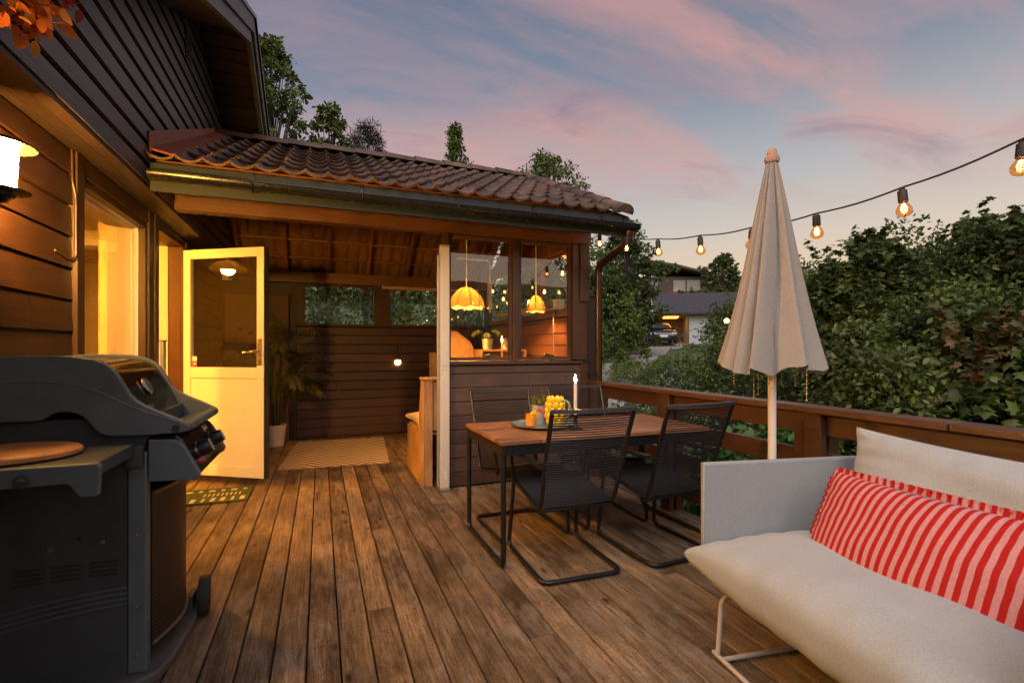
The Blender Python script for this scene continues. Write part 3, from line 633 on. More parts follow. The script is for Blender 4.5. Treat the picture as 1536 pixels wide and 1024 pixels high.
fh.add([tuple(q0), tuple(q1), (q1.x, q1.y, q1.z+.09), (q0.x, q0.y, q0.z+.17), (q0.x+.02, q0.y, q0.z), (q1.x+.02, q1.y, q1.z), (q1.x+.006, q1.y, q1.z+.09), (q0.x+.006, q0.y, q0.z+.17)], [(0,1,2,3),(4,7,6,5),(0,4,5,1),(3,2,6,7),(0,3,7,4),(1,5,6,2)])
fh.add([(-.995, YE-.01, ZE+.085), (-.995, YR, ZR+.085), (-.86, YR, ZR+.055), (-.86, YE-.01, ZE+.055), (-.995, YE-.01, ZE+.07), (-.995, YR, ZR+.07), (-.86, YR, ZR+.04), (-.86, YE-.01, ZE+.04)], [(0,1,2,3),(4,7,6,5),(3,2,6,7),(0,3,7,4)])
pb(fh, 'roof_flashing', M['lead'])
gw = MB(); gw.prism([(YF+.0, 2.46), (YR, ZR-.19), (YB, 2.31)], XR-.03, XR-.0, 'x'); pb(gw, 'porch_gable', M['rafter'])
# screen board right of the porch
ws = thing('wooden_screen', 'narrow brown board screen between porch corner and downpipe', 'screen', (2.58, 4.5, -.2))
q = MB(); q.prism([(-.085, 0), (.09, 0), (.09, 1.97), (-.085, 2.01)], 0, .03, 'y'); q.build('board', M['siding'], ws, bevel=.003); q = MB(); q.prism([(-.085, 2.013), (.11, 1.972), (.11, 1.99), (-.085, 2.035)], -.02, .05, 'y'); q.build('cap_board', M['siding'], ws)
# ------------------------------------------------------------------ wall lamp and hanging flowers
lp = thing('wall_lamp', 'glowing wall lamp with round metal cap and opal glass cylinder on brown siding', 'lamp', (-1.195, 2.30, 1.81)); lp.scale = (.86,.86,.86)
cx = .145
q = MB(); q.box(-.001, -.055, -.03, .02, .055, .10); q.tube([(.02,0,-.005),(cx,0,-.005)], .014, 10); q.build('wall_mount', M['gutter'], lp, smooth=True)
q = MB(); q.lathe([(.001,-.012),(.055,-.010),(.060,.004),(.105,.010),(.105,.016),(.05,.022),(.001,.022)], 36, c=(cx,0,-.01)); q.lathe([(.001,-.04),(.03,-.035),(.05,-.012)], 28, c=(cx,0,-.01)); q.build('base_plate', M['gutter'], lp, smooth=True)
q = MB(); q.lathe([(.001,.0125),(.058,.013),(.062,.10),(.066,.185),(.001,.187)], 32, c=(cx,0,0)); q.build('lamp_glass', emit('opal_glow', (1.0,.46,.075), 1350), lp, smooth=True)
q = MB(); q.lathe([(.07,.190),(.125,.188),(.127,.193),(.12,.199),(.06,.222),(.001,.230)], 40, c=(cx,0,0)); q.lathe([(.001,.188),(.07,.189)], 40, c=(cx,0,0)); q.build('cap', M['gutter'], lp, smooth=True)
cbl = thing('wall_cable', 'thin brown cable running down the siding beside the window casing', 'cable', (-1.19, 3.19, 1.6))
q = MB(); q.tube(fillet([(.0,0,.67),(.004,-.005,.50),(.012,.012,.44),(.012,.012,.115),(-.004,-.03,.105),(-.006,-.16,.125)], .03), .006, 8); q.build('cable_run', M['trim'], cbl, smooth=True)

def petal_cluster(mb, rng, c, n, size, spread):
    for _ in range(n):
        p = Vector(c) + Vector((rng.normal(0,spread[0]), rng.normal(0,spread[1]), rng.normal(0,spread[2])))
        d = Vector((rng.normal(), rng.normal(), rng.normal()-.9)).normalized(); r = d.orthogonal().normalized(); u = d.cross(r)
        s_ = size*rng.uniform(.6,1.3); cur = rng.uniform(-.5,.5); v = []
        for i in range(5):
            t = i/4; wd = s_*.30*math.sin(PI*min(.96, .12+t*.86)); cen = p + d*(s_*t) + u*(cur*s_*t*t)
            v += [cen - r*wd + u*(.18*wd), cen, cen + r*wd + u*(.18*wd)]
        mb.add(v, [(i*3+k, i*3+k+1, i*3+k+4, i*3+k+3) for i in range(4) for k in range(2)])
hp = thing('hanging_flowers', 'hanging basket of withered orange and red blossoms above the wall lamp', 'plant', (-.95, 2.10, 2.575))
q = MB(); q.lathe([(.001,-.12),(.08,-.12),(.12,-.02),(.12,0)], 24); q.build('basket', M['soffit'], hp, smooth=True)
q = MB(); q.tube([(-.11,0,-.01),(-.02,0,.3)], .003, 6); q.tube([(.11,0,-.01),(-.02,0,.3)], .003, 6); q.bar((-.06,0,.3),(.02,0,.3),.015,.02); q.build('hanger', M['black_metal'], hp)
rng = np.random.default_rng(3); q = MB()
for k in range(26): petal_cluster(q, rng, (rng.uniform(-.10,.10), rng.uniform(-.25,.12), rng.uniform(-.26,-.05)), 18, .045, (.022,.022,.026))
q.build('orange_blossoms', leafmat('withered_petals', [(0,(.45,.10,.015)),(.5,(.65,.22,.03)),(1,(.75,.36,.06))], .35), hp, smooth=True, fixn=False)
q = MB()
for k in range(3): petal_cluster(q, rng, (rng.uniform(.0,.12), rng.uniform(-.08,.14), rng.uniform(-.24,-.08)), 10, .042, (.02,.02,.025))
q.build('red_blossoms', leafmat('red_petals', [(0,(.30,.01,.01)),(1,(.55,.05,.02))], .3), hp, smooth=True, fixn=False)

# ------------------------------------------------------------------ gas grill
G = thing('gas_grill', 'dark grey gas grill with closed lid and side shelf against the house wall', 'grill', (-.8, 2.5, 0)); GL = Vector((-.8, 2.5, 0))
grey = plain('grill_grey', (.100,.134,.155), .42, metal=.15, var=.12, scale=9, bumps=.12)
dark = plain('grill_dark_panel', (.040,.053,.060), .5, var=.2, scale=7, bumps=.1)
enamel = plain('black_enamel', (.006,.006,.006), .12, var=.3)
def gp(mb, name, mat, parent=None, **k):
    o = mb.build(name, mat, parent or G, **k)
    if parent is None: o.location = -GL
    return o
capp = [(-1.12,1.10),(-1.10,1.19),(-1.05,1.217),(-1.015,1.223),(-.95,1.227),(-.881,1.227),(-.81,1.222),(-.759,1.212),(-.73,1.20),(-.71,1.183),(-.695,1.165),(-.68,1.140),(-.665,1.110),(-.65,1.082),(-.632,1.060),(-.61,1.043),(-.57,1.020),(-.537,1.004),(-.483,.975),(-.467,.965),(-.462,.953),(-.468,.940),(-.482,.934),(-.526,.932),(-.589,.930),(-.70,.932),(-.725,.937),(-.745,.948),(-.759,.965),(-.775,.990),(-.79,1.007),(-.81,1.020),(-.835,1.027),(-.86,1.026),(-.88,1.018),(-.90,1.004),(-.915,.998),(-1.015,.998),(-1.12,1.0)]
for y0, y1 in ((2.20, 2.228), (2.74, 2.768)):
    q = MB(); q.prism(capp, y0, y1, 'y'); gp(q, 'lid_end_cap', grey, bevel=.005, seg=3)
ln = MB(); cpv = [(-1.015,1.137),(-.881,1.135),(-.80,1.120),(-.73,1.090),(-.66,1.045),(-.58,1.008),(-.52,.985),(-.47,.958)]
pts = [(x_, 2.1985, z_) for x_, z_ in cpv]; ln.tube(fillet(pts, .05, 3), .0016, 6); gp(ln, 'lid_seam', plain('seam_grey', (.13,.15,.16), .4))
shell = [(-1.11,1.0),(-1.10,1.17),(-1.04,1.205),(-.88,1.212),(-.78,1.205),(-.735,1.19),(-.712,1.170),(-.695,1.148),(-.66,1.085),(-.625,1.0),(-.60,.955),(-.598,.935)]
q = MB(); n_ = len(shell)
for yy in (2.2285, 2.7395): q.v += [(x_, yy, z_) for x_, z_ in shell]
q.f = [(i, i+1, n_+i+1, n_+i) for i in range(n_-1)]; gp(q, 'lid', enamel, smooth=True)
hnd = MB()   # wide handle band joining the two end caps
hpr = [(-.50,.962),(-.478,.972),(-.458,.966),(-.452,.952),(-.458,.938),(-.475,.932),(-.497,.938)]
hnd.prism([(a-.004, b) for a, b in hpr], 2.229, 2.739, 'y'); gp(hnd, 'lid_handle', grey, smooth=True, bevel=.004)
q = MB(); q.add([(-.60,2.2285,.940),(-.50,2.2285,.955),(-.50,2.739,.955),(-.60,2.739,.940),(-.60,2.2285,.930),(-.50,2.2285,.940),(-.50,2.739,.940),(-.60,2.739,.930)], [(0,1,2,3),(7,6,5,4),(0,4,5,1),(1,5,6,2),(2,6,7,3),(3,7,4,0)]); gp(q, 'handle_web', dark)
# thermometer and badge on the lid front (sloped face between (-.695,1.148) and (-.625,1.0))
fd = Vector((.07, 0, -.148)).normalized(); fn_ = Vector((.148, 0, .07)).normalized()
def lid_pt(t, y, off): p = Vector((-.66, y, 1.085)) + fd*t + fn_*off; return p
q = MB(); base = lid_pt(-.012, 2.43, .002); ex_, ey_ = Vector((0,1,0)), -fd
def disc(mb, c, n, r, h, a_, b_, seg=28):
    v = []
    for hh, rr_ in ((0, r), (h*.6, r), (h, r*.86)): v += [c + n*hh + (a_*math.cos(2*PI*k/seg) + b_*math.sin(2*PI*k/seg))*rr_ for k in range(seg)]
    mb.add(v, [(i*seg+k, i*seg+(k+1)%seg, (i+1)*seg+(k+1)%seg, (i+1)*seg+k) for i in range(2) for k in range(seg)] + [tuple(range(2*seg, 3*seg))])
disc(q, base, fn_, .036, .010, ex_, ey_); tho = gp(q, 'thermometer', M['steel'], smooth=True)
q = MB(); disc(q, base+fn_*.0101, fn_, .028, .001, ex_, ey_); q.build('dial', plain('dial_face', (.30,.34,.37), .15, metal=.6), tho)
q = MB(); q.bar(base+fn_*.0125-ex_*.012-ey_*.01, base+fn_*.0125+ex_*.014+ey_*.012, .003, .001, up=fn_); q.build('needle', M['black_metal'], tho)
q = MB(); c_ = lid_pt(.074, 2.345, .003); q.bar(c_-ex_*.035, c_+ex_*.035, .003, .022, up=ey_); q.build('x', M['steel']) if False else gp(q, 'lid_badge', M['steel'], bevel=.001)
q = MB(); disc(q, Vector((-.508, 2.1995, .952)), Vector((0,-1,0)), .013, .003, Vector((1,0,0)), Vector((0,0,1)), 20); gp(q, 'pivot_cap', M['black_rubber'])
for bx_, bz_ in ((-.634,.80),(-.634,.875),(-.634,.56),(-.634,.30),(-.634,.12)):
    q = MB(); disc(q, Vector((bx_, 2.2045, bz_)), Vector((0,-1,0)), .006, .003, Vector((1,0,0)), Vector((0,0,1)), 10); gp(q, 'screw', M['steel'])
# firebox, body, side panel
q = MB(); q.prism([(-1.10,.87),(-.62,.87),(-.60,.93),(-.60,.996),(-1.10,.996)], 2.235, 2.735, 'y'); gp(q, 'firebox', dark, bevel=.004)
for y0, y1 in ((2.205, 2.232), (2.74, 2.765)):
    q = MB(); q.prism([(-.596,.912),(-.511,.907),(-.497,.900),(-.483,.882),(-.430,.775),(-.432,.760),(-.445,.750),(-.596,.757)], y0, y1, 'y'); gp(q, 'control_panel_end', grey, bevel=.004)
q = MB(); q.prism([(-.58,.925),(-.515,.922),(-.495,.905),(-.432,.768),(-.45,.752),(-.58,.76)], 2.233, 2.739, 'y'); cpn = gp(q, 'control_panel', enamel, bevel=.006)
pf = Vector((.063,0,-.137)).normalized(); pn_ = Vector((.137,0,.063)).normalized()
for yk, kk in ((2.36, 0), (2.61, 1)):
    c0 = Vector((-.4635, yk, .8365)) + pn_*.001; q = MB(); disc(q, c0, pn_, .038, .004, Vector((0,1,0)), -pf); ko = gp(q, 'knob_ring', M['steel'], smooth=True)
    q = MB(); disc(q, c0+pn_*.0042, pn_, .031, .042, Vector((0,1,0)), -pf); q.build('knob', M['black_metal'], ko, smooth=True)
    q = MB(); q.bar(c0+pn_*.0465-pf*.026, c0+pn_*.0465+pf*.026, .010, .008, up=pn_); q.build('grip', M['alu'], ko, bevel=.002)
q = MB(); disc(q, Vector((-.452, 2.30, .802))+pn_*.001, pn_, .010, .022, Vector((0,1,0)), -pf); gp(q, 'ignition_button', plain('red_button', (.45,.08,.08), .4), smooth=True)
rotm = Matrix((Vector((0,1,0)), -pf, pn_)).transposed().to_euler()
t_ = text('Spirit', .034, M['white_paint'], G, Vector((-.4905, 2.60, .894))+pn_*.002-GL, rotm)
q = MB(); q.box(-1.14, 2.212, .055, -.662, 2.228, .868); gsp = gp(q, 'side_panel', dark)
vn = MB()
for c in range(3):
    for r in range(4): x0 = -.985+c*.105; vn.bar((x0, 2.2105, .432+.016*r), (x0+.085, 2.2105, .432+.016*r), .006, .0055)
vno = vn.build('vent_slots', M['black_rubber'], gsp)
rb = MB()
for r in range(4):
    pts = [(-1.13+.47*t, 2.2105, .26+.04*r*1.0 -.02*r + .055*math.sin(t*PI/2)) for t in np.linspace(0,1,8)]; rb.tube(pts, .0024, 6)
rb.build('pressed_rib', grey, gsp, smooth=True)
bl = MB()
for bx, bz in ((-.885,.545),(-.735,.552)): disc(bl, Vector((bx, 2.212, bz)), Vector((0,-1,0)), .008, .006, Vector((1,0,0)), Vector((0,0,1)), 12)
bl.build('bolts', M['steel'], gsp); q = MB(); q.box(-.81, 2.2095, .565, -.795, 2.2115, .58); q.build('slot', M['black_rubber'], gsp)
for nm, (x0, y0, x1, y1) in (('a',(-.66,2.205,-.60,2.25)),('b',(-.64,2.73,-.60,2.77)),('c',(-1.16,2.73,-1.12,2.77))):
    q = MB(); q.box(x0, y0, .055, x1, y1, .868); gp(q, 'frame_post', grey if nm == 'a' else M['black_metal'], bevel=.006)
q = MB(); q.box(-1.14, 2.74, .055, -.64, 2.75, .868); q.box(-1.14, 2.229, .055, -1.12, 2.739, .868); gp(q, 'cabinet', dark)
# base tray
q = MB(); q.prism([(-1.18,2.14),(-.62,2.15),(-.56,2.20),(-.535,2.30),(-.52,2.56),(-.53,2.78),(-.58,2.82),(-1.18,2.82)], .012, .054, 'z'); gp(q, 'base_tray', plain('base_grey', (.075,.078,.08), .5, var=.15), bevel=.012, seg=3)
for wx, wy in ((-.508, 2.70), (-1.1, 2.80)):
    q = MB(); q.lathe([(.001,-.024),(.045,-.024),(.05,-.016),(.080,-.024),(.092,-.018),(.094,0),(.092,.018),(.080,.024),(.05,.016),(.045,.024),(.001,.024)], 32)
    o = q.build('wheel', M['black_rubber'], G, smooth=True); o.location = Vector((wx, wy, .095))-GL; o.rotation_euler = (0, PI/2, math.radians(8)); o.scale = (.95,.95,.95)
    q = MB(); q.lathe([(.001,-.027),(.044,-.027),(.044,-.0245)], 24); q.lathe([(.044,.0245),(.044,.027),(.001,.027)], 24); q.build('hub', dark, o, smooth=True)
q = MB(); q.tube([(-.535, 2.66, .075), (-.49, 2.68, .11), (-.5, 2.69, .10)], .012, 8) if False else q.box(-.57, 2.64, .0545, -.545, 2.74, .12); gp(q, 'wheel_bracket', dark)
# perforated front doors: bowed sheets with a dotted mesh pattern
def perf():
    m, nt, b = newmat('perforated_steel'); v = coords(nt, (1,1,1)); sx_ = N(nt, 'ShaderNodeSeparateXYZ'); L(nt, v, sx_.inputs[0]); outs = []
    for i in (1, 2):
        mm = N(nt, 'ShaderNodeMath', operation='MULTIPLY'); mm.inputs[1].default_value = 2*PI/.0155; L(nt, sx_.outputs[i], mm.inputs[0]); s_ = N(nt, 'ShaderNodeMath', operation='SINE'); L(nt, mm.outputs[0], s_.inputs[0]); outs.append(s_)
    p = N(nt, 'ShaderNodeMath', operation='MULTIPLY'); L(nt, outs[0].outputs[0], p.inputs[0]); L(nt, outs[1].outputs[0], p.inputs[1])
    r = ramp(nt, [(.0, (.045,.036,.030)), (.22, (.006,.005,.005))], p.outputs[0]); L(nt, r.outputs[0], b.inputs['Base Color']); b.inputs['Roughness'].default_value = .4; b.inputs['Metallic'].default_value = .3
    bump(nt, b, p.outputs[0], .5, .002); return m
dm = perf()
def bow(y0, y1, sag):
    pts = [(y0+(y1-y0)*t, -.598+sag*math.sin(PI*t)) for t in np.linspace(0,1,13)]; return pts
P_ = bow(2.262, 2.725, .05); q = MB()
q.v = [(x_, y_, z_) for z_ in (.13, .70) for y_, x_ in P_] + [(x_-.008, y_, z_) for z_ in (.13, .70) for y_, x_ in P_]; n = len(P_)
for k in range(n-1): q.f += [(k, k+1, n+k+1, n+k), (2*n+k+1, 2*n+k, 3*n+k, 3*n+k+1), (n+k, n+k+1, 3*n+k+1, 3*n+k), (k+1, k, 2*n+k, 2*n+k+1)]
q.f += [(0, n, 3*n, 2*n), (n-1, 3*n-1, 4*n-1, 2*n-1)]
dro = gp(q, 'front_door', dm, smooth=True)
q = MB()
for z_ in (.128, .702): q.tube([(x_+.002, y_, z_) for y_, x_ in P_], .008, 6)
q.bar((-.594, 2.258, .128), (-.594, 2.258, .702), .012, .016); q.bar((-.594, 2.729, .128), (-.594, 2.729, .702), .012, .016); q.build('door_rim', plain('bronze_rim', (.16,.11,.075), .4, metal=.4), dro).location = (0,0,0)
# side shelf
q = MB(); q.box(-1.12, 1.862, .862, -.63, 2.198, .905); gp(q, 'side_shelf', dark, bevel=.004)
q = MB(); q.prism([(-1.12,.906),(-.626,.906),(-.617,.899),(-.622,.812),(-.630,.806),(-.664,.806),(-.675,.815),(-.690,.842),(-.703,.850),(-.98,.846),(-1.12,.846)], 1.84, 1.861, 'y'); gp(q, 'shelf_front', grey, bevel=.005, seg=3)
q = MB(); disc(q, Vector((-.80, 1.8395, .868)), Vector((0,-1,0)), .022, .003, Vector((1,0,0)), Vector((0,0,1)), 20); disc(q, Vector((-.80, 1.836, .868)), Vector((0,-1,0)), .009, .01, Vector((1,0,0)), Vector((0,0,1)), 12); gp(q, 'tool_hook', dark)
q = MB(); q.box(-.655, 2.165, .82, -.606, 2.204, .895); gp(q, 'shelf_bracket', dark, bevel=.003)
bd = thing('cutting_board', 'round light wooden cutting board lying on the grill side shelf', 'cutting board', (-.93, 2.03, .9065))
q = MB(); q.lathe([(.001,0),(.185,0),(.195,.006),(.195,.018),(.188,.024),(.001,.024)], 48, fn=lambda r,z,a: r*(1-.18*abs(math.sin(a))**2)); q.build('board', wood('cutting_board_wood', (.30,.12,.035), (.55,.27,.09), 0, .5, isl=False), bd, smooth=True)

# ------------------------------------------------------------------ porch contents
dmz = thing('doormat', 'green doormat with pale printed rows on the deck by the open door', 'doormat', (-.86, 4.83, .0035), math.radians(-1))
q = MB(); q.box(-.30,-.23,0,.30,.23,.009); q.build('mat', plain('green_mat', (.05,.075,.02), .95, var=.3, scale=60, bumps=.5), dmz, bevel=.003)
q = MB()
for i in range(8): q.bar((-.25+.072*i, -.19, .0095), (-.25+.072*i, -.09, .0095), .034 if i % 3 else .02, .001)
for i in range(9): q.bar((-.05+.033*i, -.03, .0095), (-.05+.033*i, .05, .0095), .012, .001)
for i in range(6): q.bar((-.19+.085*i, .12, .0095), (-.19+.085*i, .17, .0095), .05-.02*(i%2), .001)
q.build('print', plain('mat_print', (.55,.48,.30), .95), dmz)
def rugmat():
    m, nt, b = newmat('woven_rug'); v = coords(nt); s_ = N(nt, 'ShaderNodeSeparateXYZ'); L(nt, v, s_.inputs[0])
    pp = N(nt, 'ShaderNodeMath', operation='PINGPONG'); pp.inputs[1].default_value = .18; L(nt, s_.outputs[0], pp.inputs[0])
    ad_ = N(nt, 'ShaderNodeMath', operation='ADD'); L(nt, pp.outputs[0], ad_.inputs[0]); L(nt, s_.outputs[1], ad_.inputs[1])
    mu = N(nt, 'ShaderNodeMath', operation='MULTIPLY'); mu.inputs[1].default_value = 2*PI/.115; L(nt, ad_.outputs[0], mu.inputs[0]); si = N(nt, 'ShaderNodeMath', operation='SINE'); L(nt, mu.outputs[0], si.inputs[0])
    r = ramp(nt, [(.35, (.22,.14,.07)), (.65, (.70,.57,.38))], None); mr = N(nt, 'ShaderNodeMapRange'); mr.inputs['From Min'].default_value = -1; L(nt, si.outputs[0], mr.inputs['Value']); L(nt, mr.outputs[0], r.inputs[0])
    f = noise(nt, v, 90, 3); c = mul(nt, r.outputs[0], ramp(nt, [(.3,(.75,.75,.75)),(.7,(1.15,1.15,1.15))], f).outputs[0]); L(nt, c, b.inputs['Base Color']); b.inputs['Roughness'].default_value = .95; bump(nt, b, mr.outputs[0], .4, .004); return m
rg_ = thing('woven_rug', 'pale zigzag patterned rug on the covered porch floor', 'rug', (.21, 6.38, .0035), math.radians(-4.5))
q = MB(); q.grid(lambda u, v: ((u-.5)*1.10, (v-.5)*1.60, .007+.0015*math.sin(9*u)*math.sin(7*v)), 20, 24); q.prism([(-.55,-.80),(.55,-.80),(.55,.80),(-.55,.80)], 0, .0045, 'z'); q.build('rug_field', rugmat(), rg_, smooth=True, fixn=False)
q = MB(); q.tube([(-.552,-.802,.006),(.552,-.802,.006),(.552,.802,.006),(-.552,.802,.006)], .005, 6, closed=True); q.build('rug_border', plain('rug_edge', (.6,.46,.28), .9), rg_)

def frond(mb, base, dirv, length, droop, rng, lw=.012, ll=.16, n=22, up=1.0):
    """pinnate palm leaf: rachis tube plus leaflets"""
    d = Vector(dirv).normalized(); P = []; p = Vector(base); step = length/14
    for i in range(15):
        P.append(p.copy()); d = (d + Vector((0,0,-droop*(i/14)))).normalized(); p = p + d*step
    mb.tube(P, [.005*(1-.8*i/14) for i in range(15)], 5)
    for i in range(4, 15):
        for sgn in (-1, 1):
            for h in (0, .5):
                j = min(i+h, 13.9); k = int(j); c = P[k].lerp(P[k+1], j-k); t = (P[k+1]-P[k]).normalized(); sd_ = t.cross(Vector((0,0,1))).normalized()*sgn
                L_ = ll*math.sin(PI*min(1, (i-2)/13))**.6*rng.uniform(.8,1.15); dd = (sd_*.8 + t*.75 + Vector((0,0,-.15))).normalized(); w_ = sd_.cross(dd).cross(dd).normalized()*lw
                tip = c + dd*L_ + Vector((0,0,-.35*L_)); mid = c + dd*L_*.5 + Vector((0,0,-.06*L_))
                mb.add([c, mid-w_, tip, mid+w_], [(0,1,2,3)])
palm = thing('potted_palm', 'tall potted palm in white pot in the porch corner behind the open door', 'plant', (-.545, 7.05, 0.003))
q = MB(); q.lathe([(.001,.0),(.10,0),(.105,.01),(.135,.255),(.142,.26),(.142,.275),(.128,.275),(.12,.22),(.001,.22)], 36); q.build('pot', plain('white_pot', (.62,.58,.52), .4, var=.05), palm, smooth=True)
q = MB(); rng = np.random.default_rng(11)
for k in range(22):
    a = rng.uniform(0, 2*PI); up_ = rng.uniform(1.0, 3.2); ht = rng.uniform(.3, 1.1); b0 = (.05*math.cos(a), .05*math.sin(a), .22)
    st_ = Vector((.10*math.cos(a), .10*math.sin(a), ht)); q.tube([b0, st_], .008, 5); dx = math.cos(a); dy = math.sin(a)*.7 - .15
    frond(q, st_, (dx, dy, up_), rng.uniform(.6,.95), rng.uniform(.25,.45), rng)
q.build('fronds', leafmat('palm_leaf', [(0,(.09,.10,.02)),(1,(.20,.20,.05))], .25), palm, fixn=False)

bn = thing('corner_bench', 'plywood bench with high slanted back standing behind the porch knee wall', 'bench', (.88, 4.5, 0.003)); 
q = MB(); q.prism([(.0,0),(.0,.955),(.06,.955),(.20,.46),(.80,.46),(.80,0)], -.02, 0, 'x'); q.build('end_panel', M['ply'], bn, bevel=.002)
q = MB(); q.box(.001,-.03,0,.07,-.001,.965); q.build('plank_edge', M['osb'], bn); q = MB(); q.box(.002,.001,.46,1.55,.8,.478); q.box(.002,.782,0,1.55,.80,.459); q.build('seat_box', M['ply'], bn)
q = MB(); q.prism([(.0,.5),(.0,.955),(.058,.955),(.185,.5)], .001, 1.55, 'x'); q.build('bench_back', M['ply'], bn); q = MB(); q.box(-.03,-.045,.966,1.55,.075,.988); q.build('top_shelf', M['ply'], bn, bevel=.002)
def pillow(mb, w, d, h, nu=28, nv=28, pinch=.06, wr=0, seed=0, ph=1.0, e=.5):
    rg2 = np.random.default_rng(seed); ph_ = rg2.uniform(0, 6, 12)
    def f(sgn):
        def g_(u, v):
            a, b = 2*u-1, 2*v-1; X = a*w/2*(1-pinch*(1-b*b)**2*0 - pinch*(b*b < 2)*(1-b**2)*abs(a)**3); Y = b*d/2*(1-pinch*(1-a**2)*abs(b)**3)
            t = max(0, (1-a**2)*(1-b**2))**e; Z = sgn*h/2*t
            if wr: Z += wr*t*(math.sin(5*a+ph_[0]+3*b)*.5 + math.sin(11*a-4*b+ph_[1])*.3 + math.sin(9*b+ph_[2]+6*a)*.35) + wr*1.2*(t**.5)*(1-t)*math.sin(24*a*(1 if abs(b) > abs(a) else 0)+24*b*(1 if abs(a) >= abs(b) else 0)+ph_[3])*.6
            return (X, Y, Z)
        return g_
    def cosp(t): return .5-.5*math.cos(PI*t)
    mb.grid(lambda u, v: f(1)(cosp(u), cosp(v)), nu, nv); k = len(mb.v); mb.grid(lambda u, v: f(-1)(cosp(1-u), cosp(v)), nu, nv); return mb
sc_ = thing('bench_cushion', 'cream seat cushion lying on the plywood bench', 'cushion', (1.60, 5.04, .535))
q = MB(); pillow(q, 1.5, .72, .13, e=.22); q.build('pad', plain('cream_fabric', (.58,.47,.31), .9, var=.06, scale=60, bumps=.3), sc_, smooth=True, weld=True)
mg = thing('cocktail_glass', 'clear cocktail glass standing on the end of the bench back', 'glass', (.95, 4.53, .9925)); q = MB(); q.lathe([(.03,0),(.032,.002),(.004,.006),(.0035,.065),(.005,.07),(.048,.125),(.0465,.125),(.003,.073)], 24); q.build('bowl', M['clear'], mg, smooth=True, fixn=False)
sa = thing('side_awning', 'pale grey upright side awning cassette fixed at the porch corner', 'awning', (1.01, 4.32, .004))
q = MB(); q.box(-.03,-.03,.02,.055,.025,2.145); q.build('cassette', plain('pale_alu', (.60,.58,.53), .4, var=.04), sa, bevel=.006)
q = MB(); q.box(-.052,-.012,.03,-.032,.012,2.07); q.build('pull_bar', M['alu'], sa, bevel=.003); q = MB(); q.box(-.035,-.035,0,.06,.03,.019); q.build('foot', M['alu'], sa, bevel=.003); q = MB(); q.box(-.033,-.033,2.146,.058,.028,2.16); q.build('end_cap', M['alu'], sa, bevel=.003)
q = MB()
for i in range(2):
    for k in range(2): disc(q, Vector((-.005+.03*i, -.0302, 1.06+.035*k)), Vector((0,-1,0)), .004, .002, Vector((1,0,0)), Vector((0,0,1)), 8)
q.build('rivet', M['black_metal'], sa); q = MB(); q.box(.012,-.0325,.10,.026,-.0302,.17); q.build('data_label', M['white_paint'], sa)
rbl = thing('roller_blind', 'rolled beige blind above the small porch rear window', 'blind', (1.3, YB-.07, 2.135)); q = MB(); q.tube([(-.46,0,0),(.95,0,0)], .028, 14); q.build('roll', plain('blind_beige', (.50,.36,.22), .7), rbl, smooth=True); q = MB(); q.box(-.475,-.03,-.032,-.4605,.069,.032); q.box(.9505,-.03,-.032,.965,.069,.032); q.build('bracket', M['alu'], rbl)
ball = thing('ball_lamp', 'small glowing ball lamp hanging on the dark porch rear wall', 'lamp', (1.055, YB-.05, 1.055)); q = MB(); q.tube([(0,.02,.30),(0,.0,.09)], .003, 6); q.tube(arc((0,.065), .035, 0, PI, 10, 'xz', 0), .003, 6); q.build('cord', M['cord'], ball)
q = MB(); q.lathe([(.001,-.045),(.03,-.036),(.044,-.012),(.044,.01),(.036,.03)], 20); q.build('globe', emit('ball_glow', (1,.58,.14), 14), ball, smooth=True); q = MB(); q.lathe([(.037,.031),(.037,.05),(.02,.06),(.001,.06)], 20); q.build('holder', M['alu'], ball, smooth=True)
# glazed corner contents
def pendant(name, label, loc, r, h, cord, lobes, col, glow, zt):
    t = thing(name, label, 'lamp', loc, group=None); q = MB(); q.tube([(0,0,h),(0,0,cord)], .006, 8); q.build('cord', M['white_paint'], t)
    def fn(rr, z, a): k = max(0, 1-z/h); return rr*(1 + .07*k*abs(math.sin(lobes*a/2)))
    q = MB(); ns = 48; pr = [(r,0),(r*.97,h*.25),(r*.80,h*.6),(r*.50,h*.88),(r*.30,h)]; v = []
    for i, (rr, z) in enumerate(pr):
        for k in range(ns):
            a = 2*PI*k/ns; qq = fn(rr, z, a); dz = -.05*r*(abs(math.sin(lobes*a/2))) if i == 0 else 0; v.append((qq*math.cos(a), qq*math.sin(a), z+dz*2.4))
    q.add(v, [(i*ns+k, i*ns+(k+1)%ns, (i+1)*ns+(k+1)%ns, (i+1)*ns+k) for i in range(len(pr)-1) for k in range(ns)]); sh = q.build('lamp_shade', col, t, smooth=True, fixn=False)
    q = MB()
    for k in range(lobes):
        a = 2*PI*k/lobes; q.tube([(fn(rr,z,a)*math.cos(a)*1.01, fn(rr,z,a)*math.sin(a)*1.01, z) for rr, z in pr], .004, 6)
    q.build('shade_rib', M['soffit'], sh); q = MB(); q.lathe([(.001,h*.28),(.02,h*.34),(.03,h*.46),(.02,h*.62),(.012,h*.7)], 16); q.build('bulb', emit('pendant_glow', (1,.42,.08), glow), t, smooth=True); return t
shade1 = translucent('lit_parchment', (.42,.25,.075), .06, .3, 30)
pendant('pendant_lamp', 'large flower shaped pendant lamp glowing behind the left glazed pane', (1.52, 5.35, 1.72), .19, .21, 1.15, 8, shade1, 2700, 0)
pendant('bell_lamp', 'small bell shaped pendant lamp glowing behind the right glazed pane', (2.19, 4.95, 1.66), .095, .17, .9, 6, shade1, 1100, 0)
